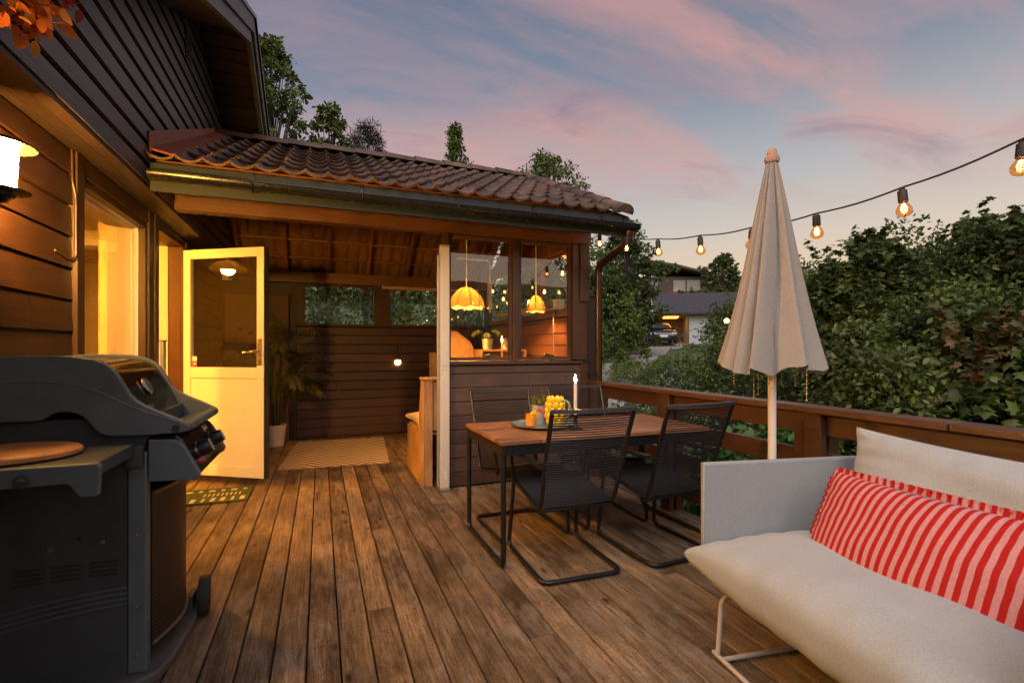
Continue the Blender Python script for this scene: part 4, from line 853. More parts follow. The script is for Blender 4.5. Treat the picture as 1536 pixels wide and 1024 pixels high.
ht = thing('patio_heater', 'white infrared heater mounted along the porch side wall', 'heater', (XR-.09, 5.1, 1.72)); q = MB(); q.box(-.07,-.32,-.05,.055,.25,.06); q.build('casing', plain('heater_white', (.66,.58,.46), .35, var=.03), ht, bevel=.012, seg=3); q = MB(); q.box(-.075,-.28,-.035,-.0705,.2,.045); q.build('grille', M['steel'], ht); q = MB(); q.box(-.03,.2505,-.02,.03,1.7,.03); q.build('mount_rail', M['interior'], ht); q = MB(); q.tube(fillet([(0,-.15,-.05),(0,-.15,-.3),(.03,-.1,-.5)], .05), .006, 6); q.build('power_cable', M['white_paint'], ht)
pl_ = thing('plywood_cabinet', 'tall plywood cabinet end with rounded corner seen through the left glazed pane', 'cabinet', (1.60, 6.15, 0.003)); q = MB(); q.prism([(-.24,0),(.32,0),(.32,1.10),(.20,1.34),(.02,1.47),(-.24,1.50)], 0, .02, 'y'); q.build('panel', M['ply'], pl_, bevel=.002); q = MB(); q.box(-.24,.021,0,.32,.45,1.2); q.build('carcass', M['ply'], pl_)
shf = thing('plant_shelf', 'low pine shelf with open front behind the left glazed pane', 'shelf', (2.05, 5.75, 0.003)); q = MB(); q.box(-.28,-.15,1.22,.30,.15,1.24); q.box(-.28,-.15,0,-.26,.15,1.219); q.box(.28,-.15,0,.30,.15,1.219); q.box(-.26,.13,0,.28,.15,1.219); q.build('carcass', M['ply'], shf); q = MB(); q.box(-.259,-.14,.95,.279,.129,.97); q.build('shelf_board', M['ply'], shf)
fp = thing('flower_pot', 'cream pot with feathery plant standing on the pine shelf', 'plant', (1.90, 5.75, 1.2435)); q = MB(); q.lathe([(.001,0),(.055,0),(.07,.13),(.062,.13),(.058,.10),(.001,.10)], 24); q.build('pot', M['interior'], fp, smooth=True); q = MB(); rng = np.random.default_rng(5)
for k in range(9): a = rng.uniform(0,2*PI); frond(q, (0,0,.1), (math.cos(a), math.sin(a), 1.6), rng.uniform(.22,.34), .4, rng, .006, .07)
q.build('fronds', leafmat('fern_leaf', [(0,(.04,.06,.012)),(1,(.09,.12,.03))], .3), fp, fixn=False)
fg = thing('figurine', 'small pale stacked figurine at the shelf edge beside the flower pot', 'figurine', (2.12, 5.72, 1.2435)); q = MB(); q.lathe([(.001,0),(.04,0),(.045,.03),(.03,.05),(.035,.075),(.022,.10),(.026,.12),(.001,.145)], 20); q.build('body', M['interior'], fg, smooth=True)
sx2 = thing('small_succulent', 'round leaved potted succulent in front of the shelf behind the sill', 'plant', (1.60, 4.72, .9925)); q = MB(); q.lathe([(.001,0),(.04,0),(.05,.09),(.044,.09),(.001,.07)], 20); q.build('pot', M['soffit'], sx2, smooth=True); q = MB()
for k in range(26):
    a = rng.uniform(0,2*PI); e_ = rng.uniform(.1,1.4); c_ = Vector((math.cos(a)*math.cos(e_)*.075, math.sin(a)*math.cos(e_)*.075, .10+.13*math.sin(e_)*rng.uniform(.5,1.1))); n0 = c_.normalized(); r_ = n0.orthogonal().normalized(); u_ = n0.cross(r_); q.add([c_ + (r_*math.cos(2*PI*i/9)+u_*math.sin(2*PI*i/9))*.026 for i in range(9)], [tuple(range(9))])
q.build('leaves', leafmat('succulent_leaf', [(0,(.03,.06,.02)),(1,(.06,.11,.04))], .15), sx2, fixn=False)
tc_ = thing('taper_candle', 'lit taper candle burning behind the left glazed pane', 'candle', (1.93, 5.32, .98)); q = MB(); q.lathe([(.001,0),(.011,0),(.011,.33),(.001,.335)], 14); q.build('wax', plain('wax', (.7,.5,.3), .5), tc_, smooth=True); q = MB(); q.lathe([(.001,.34),(.008,.355),(.010,.37),(.005,.395),(.0008,.415)], 12); q.build('flame', emit('inner_flame', (1,.5,.12), 60), tc_, smooth=True)
shf2 = MB(); shf2.box(-.1,-.06,-.02,.1,.06,0); 
cst = thing('candle_stool', 'small round wooden stool carrying the candle behind the glazed pane', 'stool', (1.93, 5.32, .003)); q = MB(); q.lathe([(.001,.95),(.13,.95),(.135,.96),(.13,.976),(.001,.976)], 24); q.build('seat', M['ply'], cst, smooth=True)
for k in range(3):
    a = 2*PI*k/3; q = MB(); q.tube([(.08*math.cos(a),.08*math.sin(a),.949),(.14*math.cos(a),.14*math.sin(a),0)], .014, 8); q.build('leg', M['ply'], cst)
fern = thing('potted_fern', 'bushy green fern behind the right glazed pane above the knee wall', 'plant', (2.14, 4.80, .55)); q = MB(); q.lathe([(.001,0),(.10,0),(.13,.2),(.12,.2),(.001,.18)], 24); q.build('pot', M['soffit'], fern, smooth=True); q = MB()
for k in range(34): a = rng.uniform(0,2*PI); frond(q, (0,0,.2), (math.cos(a), math.sin(a)*.8, rng.uniform(1.3,3.2)), rng.uniform(.5,.80), rng.uniform(.35,.55), rng, .008, .085)
q.build('fronds', leafmat('fern_green', [(0,(.035,.055,.012)),(1,(.085,.12,.03))], .3), fern, fixn=False)
fst = thing('fern_stand', 'dark stand under the fern in the glazed corner', 'stand', (2.14, 4.80, .003)); q = MB(); q.lathe([(.001,.52),(.15,.52),(.15,.545),(.001,.545)], 24); q.build('top', M['soffit'], fst)
for k in range(3):
    a = 2*PI*k/3; q = MB(); q.tube([(.1*math.cos(a),.1*math.sin(a),.519),(.13*math.cos(a),.13*math.sin(a),0)], .014, 8); q.build('leg', M['soffit'], fst)
cnd = thing('conduit_pipe', 'thin pale conduit pipe bent at right angle inside the glazed corner', 'pipe', (1.98, 5.9, 2.05)); q = MB(); q.tube(fillet([(-.42,0,.30),(-.05,0,.30),(.0,0,.30),(0,0,.02),(0,0,-.35)], .02), .012, 8); q.build('tube', M['white_paint'], cnd, smooth=True); q = MB(); q.box(-.025,-.02,-.30,.025,.02,.02); q.build('cover', M['white_paint'], cnd)
# inner string of small bulbs along the side glazing
fl_ = thing('fairy_lights', 'string of small warm bulbs hung along the porch side glazing', 'lights', (2.36, 5.5, 2.0)); pts = [(0.0, -1.0+2.4*t, .12-.28*math.sin(PI*t)) for t in np.linspace(0,1,17)]; q = MB(); q.tube(pts, .004, 6); q.build('cable', M['cord'], fl_)
gl2 = emit('fairy_glow', (1,.45,.08), 22)
for i in range(1, 17, 3):
    p = pts[i]; q = MB(); q.lathe([(.001,-.05),(.012,-.044),(.015,-.032),(.009,-.02),(.007,-.006),(.001,-.005)], 12, c=p); q.build('bulb', gl2, fl_, smooth=True)
fl3 = None #; fl3.location = (.55, YB-.10, 2.02); fl3.rotation_euler = (0,0,math.radians(-90)); fl3['label'] = 'string of small warm bulbs along the porch rear window'; fl3.location = (1.75, YB-.14, 1.95); fl3.scale = (.5,.45,.9)
# ------------------------------------------------------------------ dining table
TX0, TX1, TY0, TY1, TZ = .945, 2.42, 2.61, 3.35, .727
tb = thing('dining_table', 'outdoor dining table with oiled wooden slat top and black sled legs', 'table', (1.68, 2.98, .0025)); TL = Vector((1.68, 2.98, 0))
q = MB(); n_ = 6; wd = (TY1-TY0)/n_
for i in range(n_):
    for (a, b_) in ((TX0, 1.19+.07*(i%2)), (1.194+.07*(i%2), TX1)): q.box(a-TL.x, TY0+i*wd+.002-TL.y, TZ-.024, b_-TL.x, TY0+(i+1)*wd-.002-TL.y, TZ)
q.build('tabletop', M['tableboard'], tb, bevel=.003)
q = MB(); a, b_ = (TX1-TX0)/2, (TY1-TY0)/2
for yy in (-b_+.012, b_-.036): q.box(-a+.0355, yy, TZ-.085, a-.0355, yy+.024, TZ-.025)
for xx in (-a+.010, a-.035): q.box(xx, -b_+.010, TZ-.085, xx+.025, b_-.010, TZ-.0245)
q.build('apron', M['black_metal'], tb, bevel=.002)
for xx in (-a+.022, a-.022):
    q = MB(); q.tube(fillet([(xx, -b_+.025, TZ-.086), (xx, -b_+.025, .016), (xx, b_-.025, .016), (xx, b_-.025, TZ-.086)], .05, 6), .0155, 10); q.build('leg', M['black_metal'], tb, smooth=True)

# ------------------------------------------------------------------ chairs (facing +y in their own frame)
CH = 'black cord chairs around the dining table'
def make_chair(label):
    t = thing('cord_chair', label, 'chair', group=CH); hw = .235; q = MB()
    # cantilever base: front verticals, floor runners, rear floor bar
    path = [(-hw+.02,.25,.43),(-hw,.29,.014),(-hw,-.27,.014),(hw,-.27,.014),(hw,.29,.014),(hw-.02,.25,.43)]
    q.tube(fillet(path, .055, 6), .0125, 10); q.build('sled_base', M['black_metal'], t, smooth=True)
    q = MB()   # seat and back side tubes in one bend
    for sx_ in (-hw+.012, hw-.012):
        q.tube(fillet([(sx_, .27, .435), (sx_, .20, .437), (sx_, -.20, .375), (sx_*1.03, -.295, .66), (sx_*1.07, -.395, .93)], .06, 6), .0125, 10)
    q.tube([(-hw+.012,.27,.435),(hw-.012,.27,.435)], .0125, 10); q.tube([(-hw+.012,-.18,.365),(hw-.012,-.18,.365)], .010, 8); q.build('side_frame', M['black_metal'], t, smooth=True)
    q = MB(); tp = [(hw*1.02*s_, -.395-.030*(1-s_*s_), .932) for s_ in np.linspace(-1.02, 1.02, 13)]
    for k, p in enumerate(tp[:-1]): q.bar(Vector(p), Vector(tp[k+1])+(Vector(tp[k+1])-Vector(p))*.03, .030, .020)
    q.build('top_rail', plain('dark_top_rail', (.030,.034,.040), .4), t)
    q = MB()
    for k in range(40):
        f = k/39; z = .395+f*.515; y = -.205-f*(.18) - .01*math.sin(PI*f); hx = (hw-.012)*(1+.07*f)
        q.tube([(hx*s_, y-.028*(1-s_*s_)*(.3+.7*f), z) for s_ in np.linspace(-1, 1, 9)], 0.0034, 5, caps=False)
    q.build('backrest_cords', M['cord'], t, smooth=True)
    q = MB()
    for k in range(52):
        f = k/51; y = .255-f*.44; z = (.437 if y > .2 else .437-.062*(.2-y)/.4)+.012
        q.tube([((hw-.012)*s_, y, z-.014*(1-s_*s_)) for s_ in np.linspace(-1, 1, 5)], .0043, 5, caps=False)
    q.build('seat_cords', M['cord'], t, smooth=True)
    for s_ in (-1, 1):
        q = MB(); q.tube(fillet([(s_*(hw-.0), .19, .425), (s_*(hw+.022), .18, .615), (s_*(hw+.022), .10, .625), (s_*(hw+.010), -.285, .625)], .04, 5), .010, 8)
        pts = [(s_*(hw+.022), .16, .628), (s_*(hw+.012), -.25, .636)]; q.bar(pts[0], pts[1], .036, .012); q.build('armrest', M['black_metal'], t, smooth=True)
    return t
c0 = make_chair('black cord chair seen from behind at the near side of the table')
c0.location = (1.335, 2.635, .002); c0.rotation_euler = (0,0,math.radians(-2))
for loc, rz, lab in (((1.985, 2.62, .002), math.radians(3), 'black cord chair seen from behind between near chair and sofa arm'),
                     ((1.31, 3.245, .002), math.radians(181), 'black cord chair facing the camera behind the flower pot and drink tray'),
                     ((1.955, 3.26, .002), math.radians(178), 'black cord chair facing the camera behind the lit candle')):
    c = copy_tree(c0); c.location = loc; c.rotation_euler = (0,0,rz); c['label'] = lab

# ------------------------------------------------------------------ things on the table
tz = TZ+.004
tr = thing('serving_tray', 'round pale green serving tray on the dining table', 'tray', (1.395, 3.05, tz)); q = MB(); q.lathe([(.001,.0),(.17,0),(.205,.012),(.212,.016),(.209,.019),(.17,.006),(.001,.006)], 48); q.build('plate', plain('green_glaze', (.20,.26,.22), .25, var=.35, scale=14), tr, smooth=True)
q = MB(); q.tube([(.2115*math.cos(2*PI*k/48), .2115*math.sin(2*PI*k/48), .0175) for k in range(48)], .0022, 6, closed=True); q.build('rim', plain('brown_glaze', (.12,.07,.04), .3), tr, smooth=True)
dk = thing('drinking_glass', 'tumbler of orange drink with lemon slice on the tray', 'glass', (1.30, 3.02, tz+.0068)); q = MB(); q.lathe([(.001,0),(.036,0),(.041,.105),(.039,.105),(.034,.005),(.001,.005)], 28); q.build('tumbler', M['clear'], dk, smooth=True, fixn=False)
def liquid():
    m, nt, b = newmat('orange_juice'); setc(b, (.85,.34,.01)); b.inputs['Roughness'].default_value = .15; b.inputs['Subsurface Weight'].default_value = .6; b.inputs['Subsurface Radius'].default_value = (.05,.025,.005); return m
q = MB(); q.lathe([(.001,.0055),(.0335,.006),(.0372,.084),(.001,.084)], 28); q.build('drink', liquid(), dk, smooth=True)
q = MB(); disc(q, Vector((.012,-.022,.078)), Vector((.25,-.95,.2)).normalized(), .030, .006, Vector((.95,.3,0)).normalized(), Vector((-.05,.2,.97)).normalized(), 22); q.build('lemon_slice', plain('lemon', (.85,.55,.03), .3), dk)
fpt = thing('table_flower_pot', 'grey pot painted with red flowers holding a small green plant on the tray', 'plant', (1.405, 3.11, tz+.0068)); q = MB(); q.lathe([(.001,0),(.046,0),(.058,.125),(.060,.13),(.052,.13),(.05,.11),(.001,.11)], 32); q.build('pot', plain('grey_pot', (.42,.40,.40), .4, var=.1), fpt, smooth=True)
q = MB()
for an, zz, s_ in ((-2.1,.10,.014),(-1.75,.085,.010),(-2.45,.07,.010),(-1.4,.05,.008)):
    rr_ = .046+.012*zz/.125+.001; c_ = Vector((rr_*math.cos(an), rr_*math.sin(an), zz)); nn = Vector((math.cos(an), math.sin(an), 0)); ta = Vector((-nn.y, nn.x, 0))
    for k in range(5): a = 2*PI*k/5; disc(q, c_ + (ta*math.cos(a)+Vector((0,0,1))*math.sin(a))*s_*.6, nn, s_*.5, .0012, ta, Vector((0,0,1)), 8)
q.build('painted_flowers', plain('flower_paint', (.55,.08,.05), .4), fpt)
def leaf_cloud(mb, rng, pts, size, shape='oval', upb=.5):
    """pts (n,3): leaf positions; numpy fast append into mb.v / mb.f"""
    LS = {'oval': ([(0,0,0),(.30,.22,.05),(.26,.62,.05),(0,1,-.05),(-.26,.62,.05),(-.30,.22,.05)], [(0,1,2,3),(0,3,4,5)]),
          'maple': ([(0,0,0),(.22,-.05,0),(.52,.10,-.06),(.34,.28,0),(.62,.55,-.08),(.30,.52,0),(0,1.0,-.08),(-.30,.52,0),(-.62,.55,-.08),(-.34,.28,0),(-.52,.10,-.06),(-.22,-.05,0),(0,.45,.05)], [(0,1,2,3,12),(12,3,4,5),(12,5,6),(12,6,7),(12,7,8,9),(12,9,10,11,0)]),
          'needle': ([(-.06,0,0),(.06,0,0),(0,1,0)], [(0,1,2)])}
    base, faces = LS[shape]; B = np.array(base, float); n = len(pts)
    d = rng.normal(size=(n,3)); d[:,2] *= .45; d[:,2] -= .15; d /= np.linalg.norm(d, axis=1)[:,None]
    nz = rng.normal(size=(n,3))*.55; nz[:,2] += upb; r = np.cross(d, nz); r /= np.linalg.norm(r, axis=1)[:,None]+1e-9; u = np.cross(r, d)
    s_ = size*rng.uniform(.6, 1.25, n)
    V = pts[:,None,:] + s_[:,None,None]*(B[None,:,0:1]*r[:,None,:] + B[None,:,1:2]*d[:,None,:] + B[None,:,2:3]*u[:,None,:])
    off = len(mb.v); k = len(B); mb.v += [tuple(p) for p in V.reshape(-1,3)]
    for i in range(n):
        o_ = off + i*k
        for f in faces: mb.f.append(tuple(o_+j for j in f))
rng = np.random.default_rng(21); q = MB(); pts = np.column_stack([rng.normal(0,.032,420), rng.normal(0,.032,420), .125+np.abs(rng.normal(0,.03,420))]); leaf_cloud(q, rng, pts, .019)
for k in range(24): a = rng.uniform(0,2*PI); q.tube([(0,0,.11),(.05*math.cos(a),.05*math.sin(a),.17)], .0012, 4)
q.build('foliage', leafmat('pot_plant_leaf', [(0,(.10,.13,.02)),(.7,(.20,.24,.05)),(1,(.42,.40,.08))], .3), fpt, fixn=False)
jg = thing('lemon_jug', 'yellow ceramic jug shaped like piled lemons with green handle on the tray', 'jug', (1.455, 2.975, tz+.0068)); q = MB(); q.lathe([(.001,0),(.048,0),(.055,.02),(.06,.09),(.052,.16),(.046,.19),(.040,.19),(.045,.15),(.001,.12)], 28); q.build('jug_body', plain('green_base_glaze', (.30,.34,.05), .2), jg, smooth=True)
q = MB()
for row in range(5):
    zz = .035+.035*row; rr_ = [.052,.060,.061,.056,.047][row]
    for k in range(8):
        a = 2*PI*(k+.5*(row%2))/8; c_ = Vector((rr_*math.cos(a), rr_*math.sin(a), zz)); nn = Vector((math.cos(a), math.sin(a), .0)); ta = Vector((-nn.y, nn.x, 0)); R_ = .0205; v = []
        for i in range(7):
            th = -PI/2+PI*i/6
            for j in range(10): ph = 2*PI*j/10; v.append(c_ + Vector((0,0,1))*R_*1.18*math.sin(th) + (nn*.62*math.cos(ph)+ta*math.sin(ph))*R_*math.cos(th))
        q.add(v, [(i*10+j, i*10+(j+1)%10, (i+1)*10+(j+1)%10, (i+1)*10+j) for i in range(6) for j in range(10)])
q.build('lemons', plain('lemon_glaze', (.80,.47,.015), .22, var=.15, scale=25), jg, smooth=True)
q = MB(); q.tube(fillet([(.03,-.05,.175),(.06,-.085,.165),(.064,-.09,.09),(.045,-.045,.03)], .03, 5), .009, 8); q.build('handle', plain('green_handle', (.16,.28,.16), .3), jg, smooth=True)
cd = thing('table_candle', 'lit white taper candle in dark holder burning on the dining table', 'candle', (1.545, 2.86, tz)); q = MB(); q.lathe([(.001,0),(.045,0),(.047,.006),(.02,.014),(.012,.03),(.012,.075),(.024,.085),(.024,.092),(.012,.094)], 28); q.build('holder', plain('dark_holder', (.02,.025,.025), .25, metal=.6), cd, smooth=True)
q = MB(); q.lathe([(.001,.0945),(.0115,.0945),(.0112,.292),(.009,.296),(.001,.294)], 18); q.build('wax', translucent('white_wax', (.80,.72,.62), .35), cd, smooth=True); q = MB(); q.tube([(0,0,.294),(.001,0,.303)], .0012, 5); q.build('wick', M['black_metal'], cd)
q = MB(); q.lathe([(.001,.299),(.0062,.308),(.0085,.318),(.006,.334),(.0025,.346),(.0004,.354)], 14); q.build('flame', emit('candle_flame', (1,.50,.12), 420), cd, smooth=True)

# ------------------------------------------------------------------ railing
R = thing('deck_railing', 'red brown wooden railing with flat cap along the right edge of the deck', 'railing', (2.56, 2.0, 0)); RL = Vector((2.56, 2.0, 0))
def rp(mb, name, **k):
    o = mb.build(name, M['rail'], R, **k); o.location = -RL; return o
q = MB(); q.box(2.485, -1.5, .898, 2.625, 1.30, .935); q.box(2.485, 1.303, .898, 2.625, 4.36, .935); rp(q, 'cap_rail', bevel=.006)
for nm, z0, z1 in (('upper_rail',.780,.892),('middle_rail',.575,.690),('lower_rail',.350,.465),('bottom_rail',.130,.240)):
    q = MB(); q.box(2.545, -1.5, z0, 2.572, 4.36, z1); rp(q, 'rail', bevel=.003)
for yy in (4.27, 3.18, 1.94, .70, -.55):
    q = MB(); q.box(2.573, yy-.05, -.35, 2.645, yy+.05, .8975); rp(q, 'post', bevel=.004)
    q = MB(); q.box(2.4975, yy-.055, -.003, 2.5445, yy+.045, .8975) ; rp(q, 'post_board', bevel=.004)
    q = MB(); q.box(2.521, yy+.047, .13, 2.5445, yy+.125, .8965) ; rp(q, 'joint_board', bevel=.003)

# ------------------------------------------------------------------ string lights
bulb_pts = [(2.45,4.06,2.235),(2.45,3.62,2.11),(2.45,3.19,2.005),(2.45,2.73,1.935),(2.45,2.30,1.890),(2.45,1.87,1.868),(2.45,1.45,1.880),(2.45,1.05,1.935),(2.45,.64,2.03),(2.45,.22,2.17)]
S_ = thing('string_lights', 'string of warm glowing bulbs hanging from porch eave along the railing', 'string lights', (2.45, 2.0, 1.9)); SL = Vector((2.45, 2.0, 1.9))
amber = thin_glass('amber_bulb_glass', 1.55, (1.0,.66,.34)); fil = emit('filament_glow', (1,.50,.13), 75); sock = plain('socket_black', (.02,.014,.012), .5)
cab = [(2.50, 4.33, 2.33)] + [(x_, y_, z_+.098) for x_, y_, z_ in bulb_pts] + [(2.45,-.4,2.45)]
fine = []
for i in range(len(cab)-1):
    for k in range(6):
        t = k/6; p = Vector(cab[i]).lerp(Vector(cab[i+1]), t); p.z -= .012*math.sin(PI*t); fine.append(p)
q = MB(); q.tube(fine+[Vector(cab[-1])], .0045, 6); o = q.build('cable', M['black_rubber'], S_, smooth=True); o.location = -SL
for i, p in enumerate(bulb_pts):
    q = MB(); q.lathe([(.001,.108),(.012,.108),(.014,.100),(.021,.094),(.022,.040),(.020,.034),(.001,.034)], 20); so_k = q.build('lamp_socket', sock, S_, smooth=True); so_k.location = Vector(p)-SL; so_k.scale = (.88,.88,.88); so_k.rotation_euler = (random.uniform(-.12,.12), random.uniform(-.12,.12), 0)
    q = MB(); q.lathe([(.017,.034),(.018,.026),(.028,.012),(.036,-.006),(.035,-.020),(.026,-.034),(.012,-.041),(.001,-.042)], 24); q.build('bulb', amber, so_k, smooth=True, fixn=False)
    q = MB()
    for k in range(4):
        a = PI*k/2+.4; q.tube([(.005*math.cos(a), .005*math.sin(a), .024), (.013*math.cos(a), .013*math.sin(a), .0), (.008*math.cos(a), .008*math.sin(a), -.018)], .0016, 5)
    q.build('filament', fil, so_k)

# ------------------------------------------------------------------ parasol
PX, PY = 2.0, 1.755
pa = thing('parasol', 'closed beige parasol with pale pole standing between table and sofa', 'parasol', (PX, PY, .003))
q = MB(); q.tube([(0,0,.05),(0,0,2.16)], .0185, 16); q.build('pole', plain('pale_pole', (.66,.60,.52), .35, var=.03), pa, smooth=True)
q = MB(); q.lathe([(.001,0),(.055,0),(.055,.006),(.03,.012),(.026,.05),(.026,.22),(.001,.22)], 28); q.build('foot', M['alu'], pa, smooth=True)
NF = 12
def canopy(u, v):
    a = 2*PI*u; z = 1.165 + v*(2.150-1.165); f = 1-v
    r = .022 + .232*f**1.0*(1-.10*math.sin(PI*v)); ph = a*NF/2 + 1.3*math.sin(a*2+.6) + .55*math.sin(5*a+2) + .35*math.sin(3*v+2*a); fold = abs(math.sin(ph))**.7; fold = 1-(1-fold)*(.85+.35*math.sin(3*a+1.7))
    r *= (.62 + .38*fold); sk = .22*f*math.sin(ph*2+.5)/NF*3; zz = z - .035*f**6*(1-fold) + .016*f**4*math.sin(3*a+1) + .008*f**3*math.sin(11*a)
    lean = .015*f*math.sin(2*a+1); return ((r+lean)*math.cos(a+sk), (r+lean)*math.sin(a+sk)*.92, zz)
fab = None
def fabric(name, col, var=.05, trans=.12, sc=260, rough=.9):
    m, nt, b = newmat(name); b.inputs['Roughness'].default_value = rough; b.inputs['Sheen Weight'].default_value = .15; b.inputs['Specular IOR Level'].default_value = .2
    v = coords(nt); wv1 = N(nt, 'ShaderNodeTexWave'); wv1.inputs['Scale'].default_value = sc; wv1.bands_direction = 'Z'; L(nt, v, wv1.inputs['Vector'])
    wv2 = N(nt, 'ShaderNodeTexWave'); wv2.inputs['Scale'].default_value = sc; wv2.bands_direction = 'X'; L(nt, v, wv2.inputs['Vector'])
    f = noise(nt, v, 6, 5); fn2 = noise(nt, v, 180, 3); r = ramp(nt, [(.3, tuple(c*(1-var) for c in col)), (.7, tuple(c*(1+var) for c in col))], f); c = mul(nt, r.outputs[0], ramp(nt, [(.3,(.86,.86,.86)),(.7,(1.1,1.1,1.1))], fn2).outputs[0]); L(nt, c, b.inputs['Base Color'])
    a_ = N(nt, 'ShaderNodeMath', operation='ADD'); L(nt, wv1.outputs['Fac'], a_.inputs[0]); L(nt, wv2.outputs['Fac'], a_.inputs[1]); bump(nt, b, a_.outputs[0], .25, .0015)
    t = N(nt, 'ShaderNodeBsdfTranslucent'); L(nt, c, t.inputs[0]); x = N(nt, 'ShaderNodeMixShader'); x.inputs[0].default_value = trans; o = nt.nodes['Material Output']; L(nt, b.outputs[0], x.inputs[1]); L(nt, t.outputs[0], x.inputs[2]); L(nt, x.outputs[0], o.inputs[0]); return m
q = MB(); q.grid(canopy, 216, 40); q.build('canopy', fabric('parasol_canvas', (.355,.305,.26), .04, .15), pa, smooth=True, weld=True, fixn=False)
q = MB(); q.lathe([(.030,-.016),(.034,-.006),(.032,.010),(.024,.014),(.023,.038),(.019,.046),(.001,.048)], 24, c=(0,0,2.145)); q.build('top_cap', fabric('cap_canvas', (.50,.31,.22)), pa, smooth=True)
q = MB()
for k in range(7):
    a = 2*PI*k/7+.3; rr_ = .10+.07*(k%3)/2
    for j in range(5): c_ = (rr_*math.cos(a), rr_*math.sin(a), 1.13-.014*j*(1+(k%2))); q.lathe([(.0005,-.005),(.005,0),(.0005,.005)], 8, c=c_)
    q.tube([(rr_*math.cos(a), rr_*math.sin(a), 1.2),(rr_*math.cos(a), rr_*math.sin(a), 1.13-.056*(1+(k%2)))], .0012, 4)
q.build('bead_fringe', plain('bead_gold', (.60,.40,.20), .4), pa, smooth=True)

# ------------------------------------------------------------------ sofa
sofa = thing('outdoor_sofa', 'low two seat outdoor sofa with beige fabric sides on thin metal rods', 'sofa', (1.535, 1.695, .003), math.radians(-7.4))
beige = fabric('sofa_fabric', (.29,.30,.30), .04, .04); cush = fabric('cushion_fabric', (.36,.38,.385), .05, .02); rod = plain('beige_rod', (.50,.45,.38), .4, var=.05)
LY = -1.16
for yy in (0, LY):
    q = MB(); q.grid(lambda u, v: (u*.80, yy-.012-.004*math.sin(PI*u), .30+v*.448-.012*u), 10, 8); q.grid(lambda u, v: (u*.80, yy+.012, .30+v*.448-.012*u), 10, 8); q.build('arm_panel', beige, sofa, smooth=True)
    q = MB(); q.tube([(0,yy,.29),(0,yy,.748),(.80,yy,.736),(.80,yy,.223)], .014, 10, closed=True); q.build('arm_frame', beige, sofa, smooth=True)
q = MB(); q.grid(lambda u, v: (.80+.05*v, u*LY, .345+v*.40), 10, 8); q.grid(lambda u, v: (.825+.05*v, u*LY, .345+v*.40), 10, 8); q.build('back_panel', beige, sofa, smooth=True)
q = MB(); q.tube([(0.10,-.02,.235),(.80,-.02,.223),(.80,LY+.02,.223),(0.10,LY+.02,.235)], .011, 10, closed=True); q.build('seat_frame', rod, sofa, smooth=True)
q = MB(); q.box(.11, LY+.03, .222, .79, -.03, .232); q.build('seat_sling', beige, sofa)
for yy in (-.13, LY+.13):
    for xx in (-.02, .74):
        q = MB(); q.tube(fillet([(xx-.005, yy, .012), (xx+.022, yy+.01, .235), (xx+(.13 if xx < .1 else .05), yy+.012, .237)], .03), .0095, 10); q.build('leg', rod, sofa, smooth=True)
q = MB(); q.tube([(-.022,-.10,.010),(-.022,LY+.10,.010)], .0098, 10); q.tube([(.74,-.10,.010),(.74,LY+.10,.010)], .0098, 10)
for yy in (-.155, LY+.155): q.tube([(-.022,yy,.0102),(.74,yy,.0102)], .0095, 10)
q.build('floor_rod', rod, sofa, smooth=True)
def place(o, local, rot): # place a loose cushion in the sofa's frame
    mtx = Matrix.Translation(sofa.location) @ Matrix.Rotation(math.radians(-7.4), 4, 'Z') @ Matrix.Translation(local) @ rot
    o.location = mtx.translation; o.rotation_euler = mtx.to_euler()
seat = thing('seat_cushion', 'long puffy beige seat cushion bulging over the front of the sofa', 'cushion')
q = MB(); pillow(q, .90, 1.21, .33, 90, 120, .03, .011, 4, e=.33); q.build('cover', cush, seat, smooth=True, weld=True)
def piping(w, d, pinch, n=60):
    out = []
    for a, b in [(-1+2*k/n, -1) for k in range(n)]+[(1, -1+2*k/n) for k in range(n)]+[(1-2*k/n, 1) for k in range(n)]+[(-1, 1-2*k/n) for k in range(n)]:
        out.append((a*w/2*(1-pinch*(1-b**2)*abs(a)**3), b*d/2*(1-pinch*(1-a**2)*abs(b)**3), 0))
    return out
place(seat, (.362, -.597, .352), Matrix.Rotation(math.radians(3), 4, 'Y'))
back = thing('back_cushion', 'tall beige back cushion leaning against the sofa back', 'cushion')
q = MB(); pillow(q, .52, 1.22, .24, 44, 70, .10, .014, 9, e=.5); q.build('cover', cush, back, smooth=True, weld=True); q = MB(); q.tube(piping(.52, 1.22, .10), .0045, 6, closed=True); q.build('piping', cush, back, smooth=True); place(back, (.665, -.66, .645), Matrix.Rotation(math.radians(-68), 4, 'Y'))
sp = thing('striped_pillow', 'red and pink striped lumbar pillow with ruffled edge leaning on the back cushion', 'pillow')
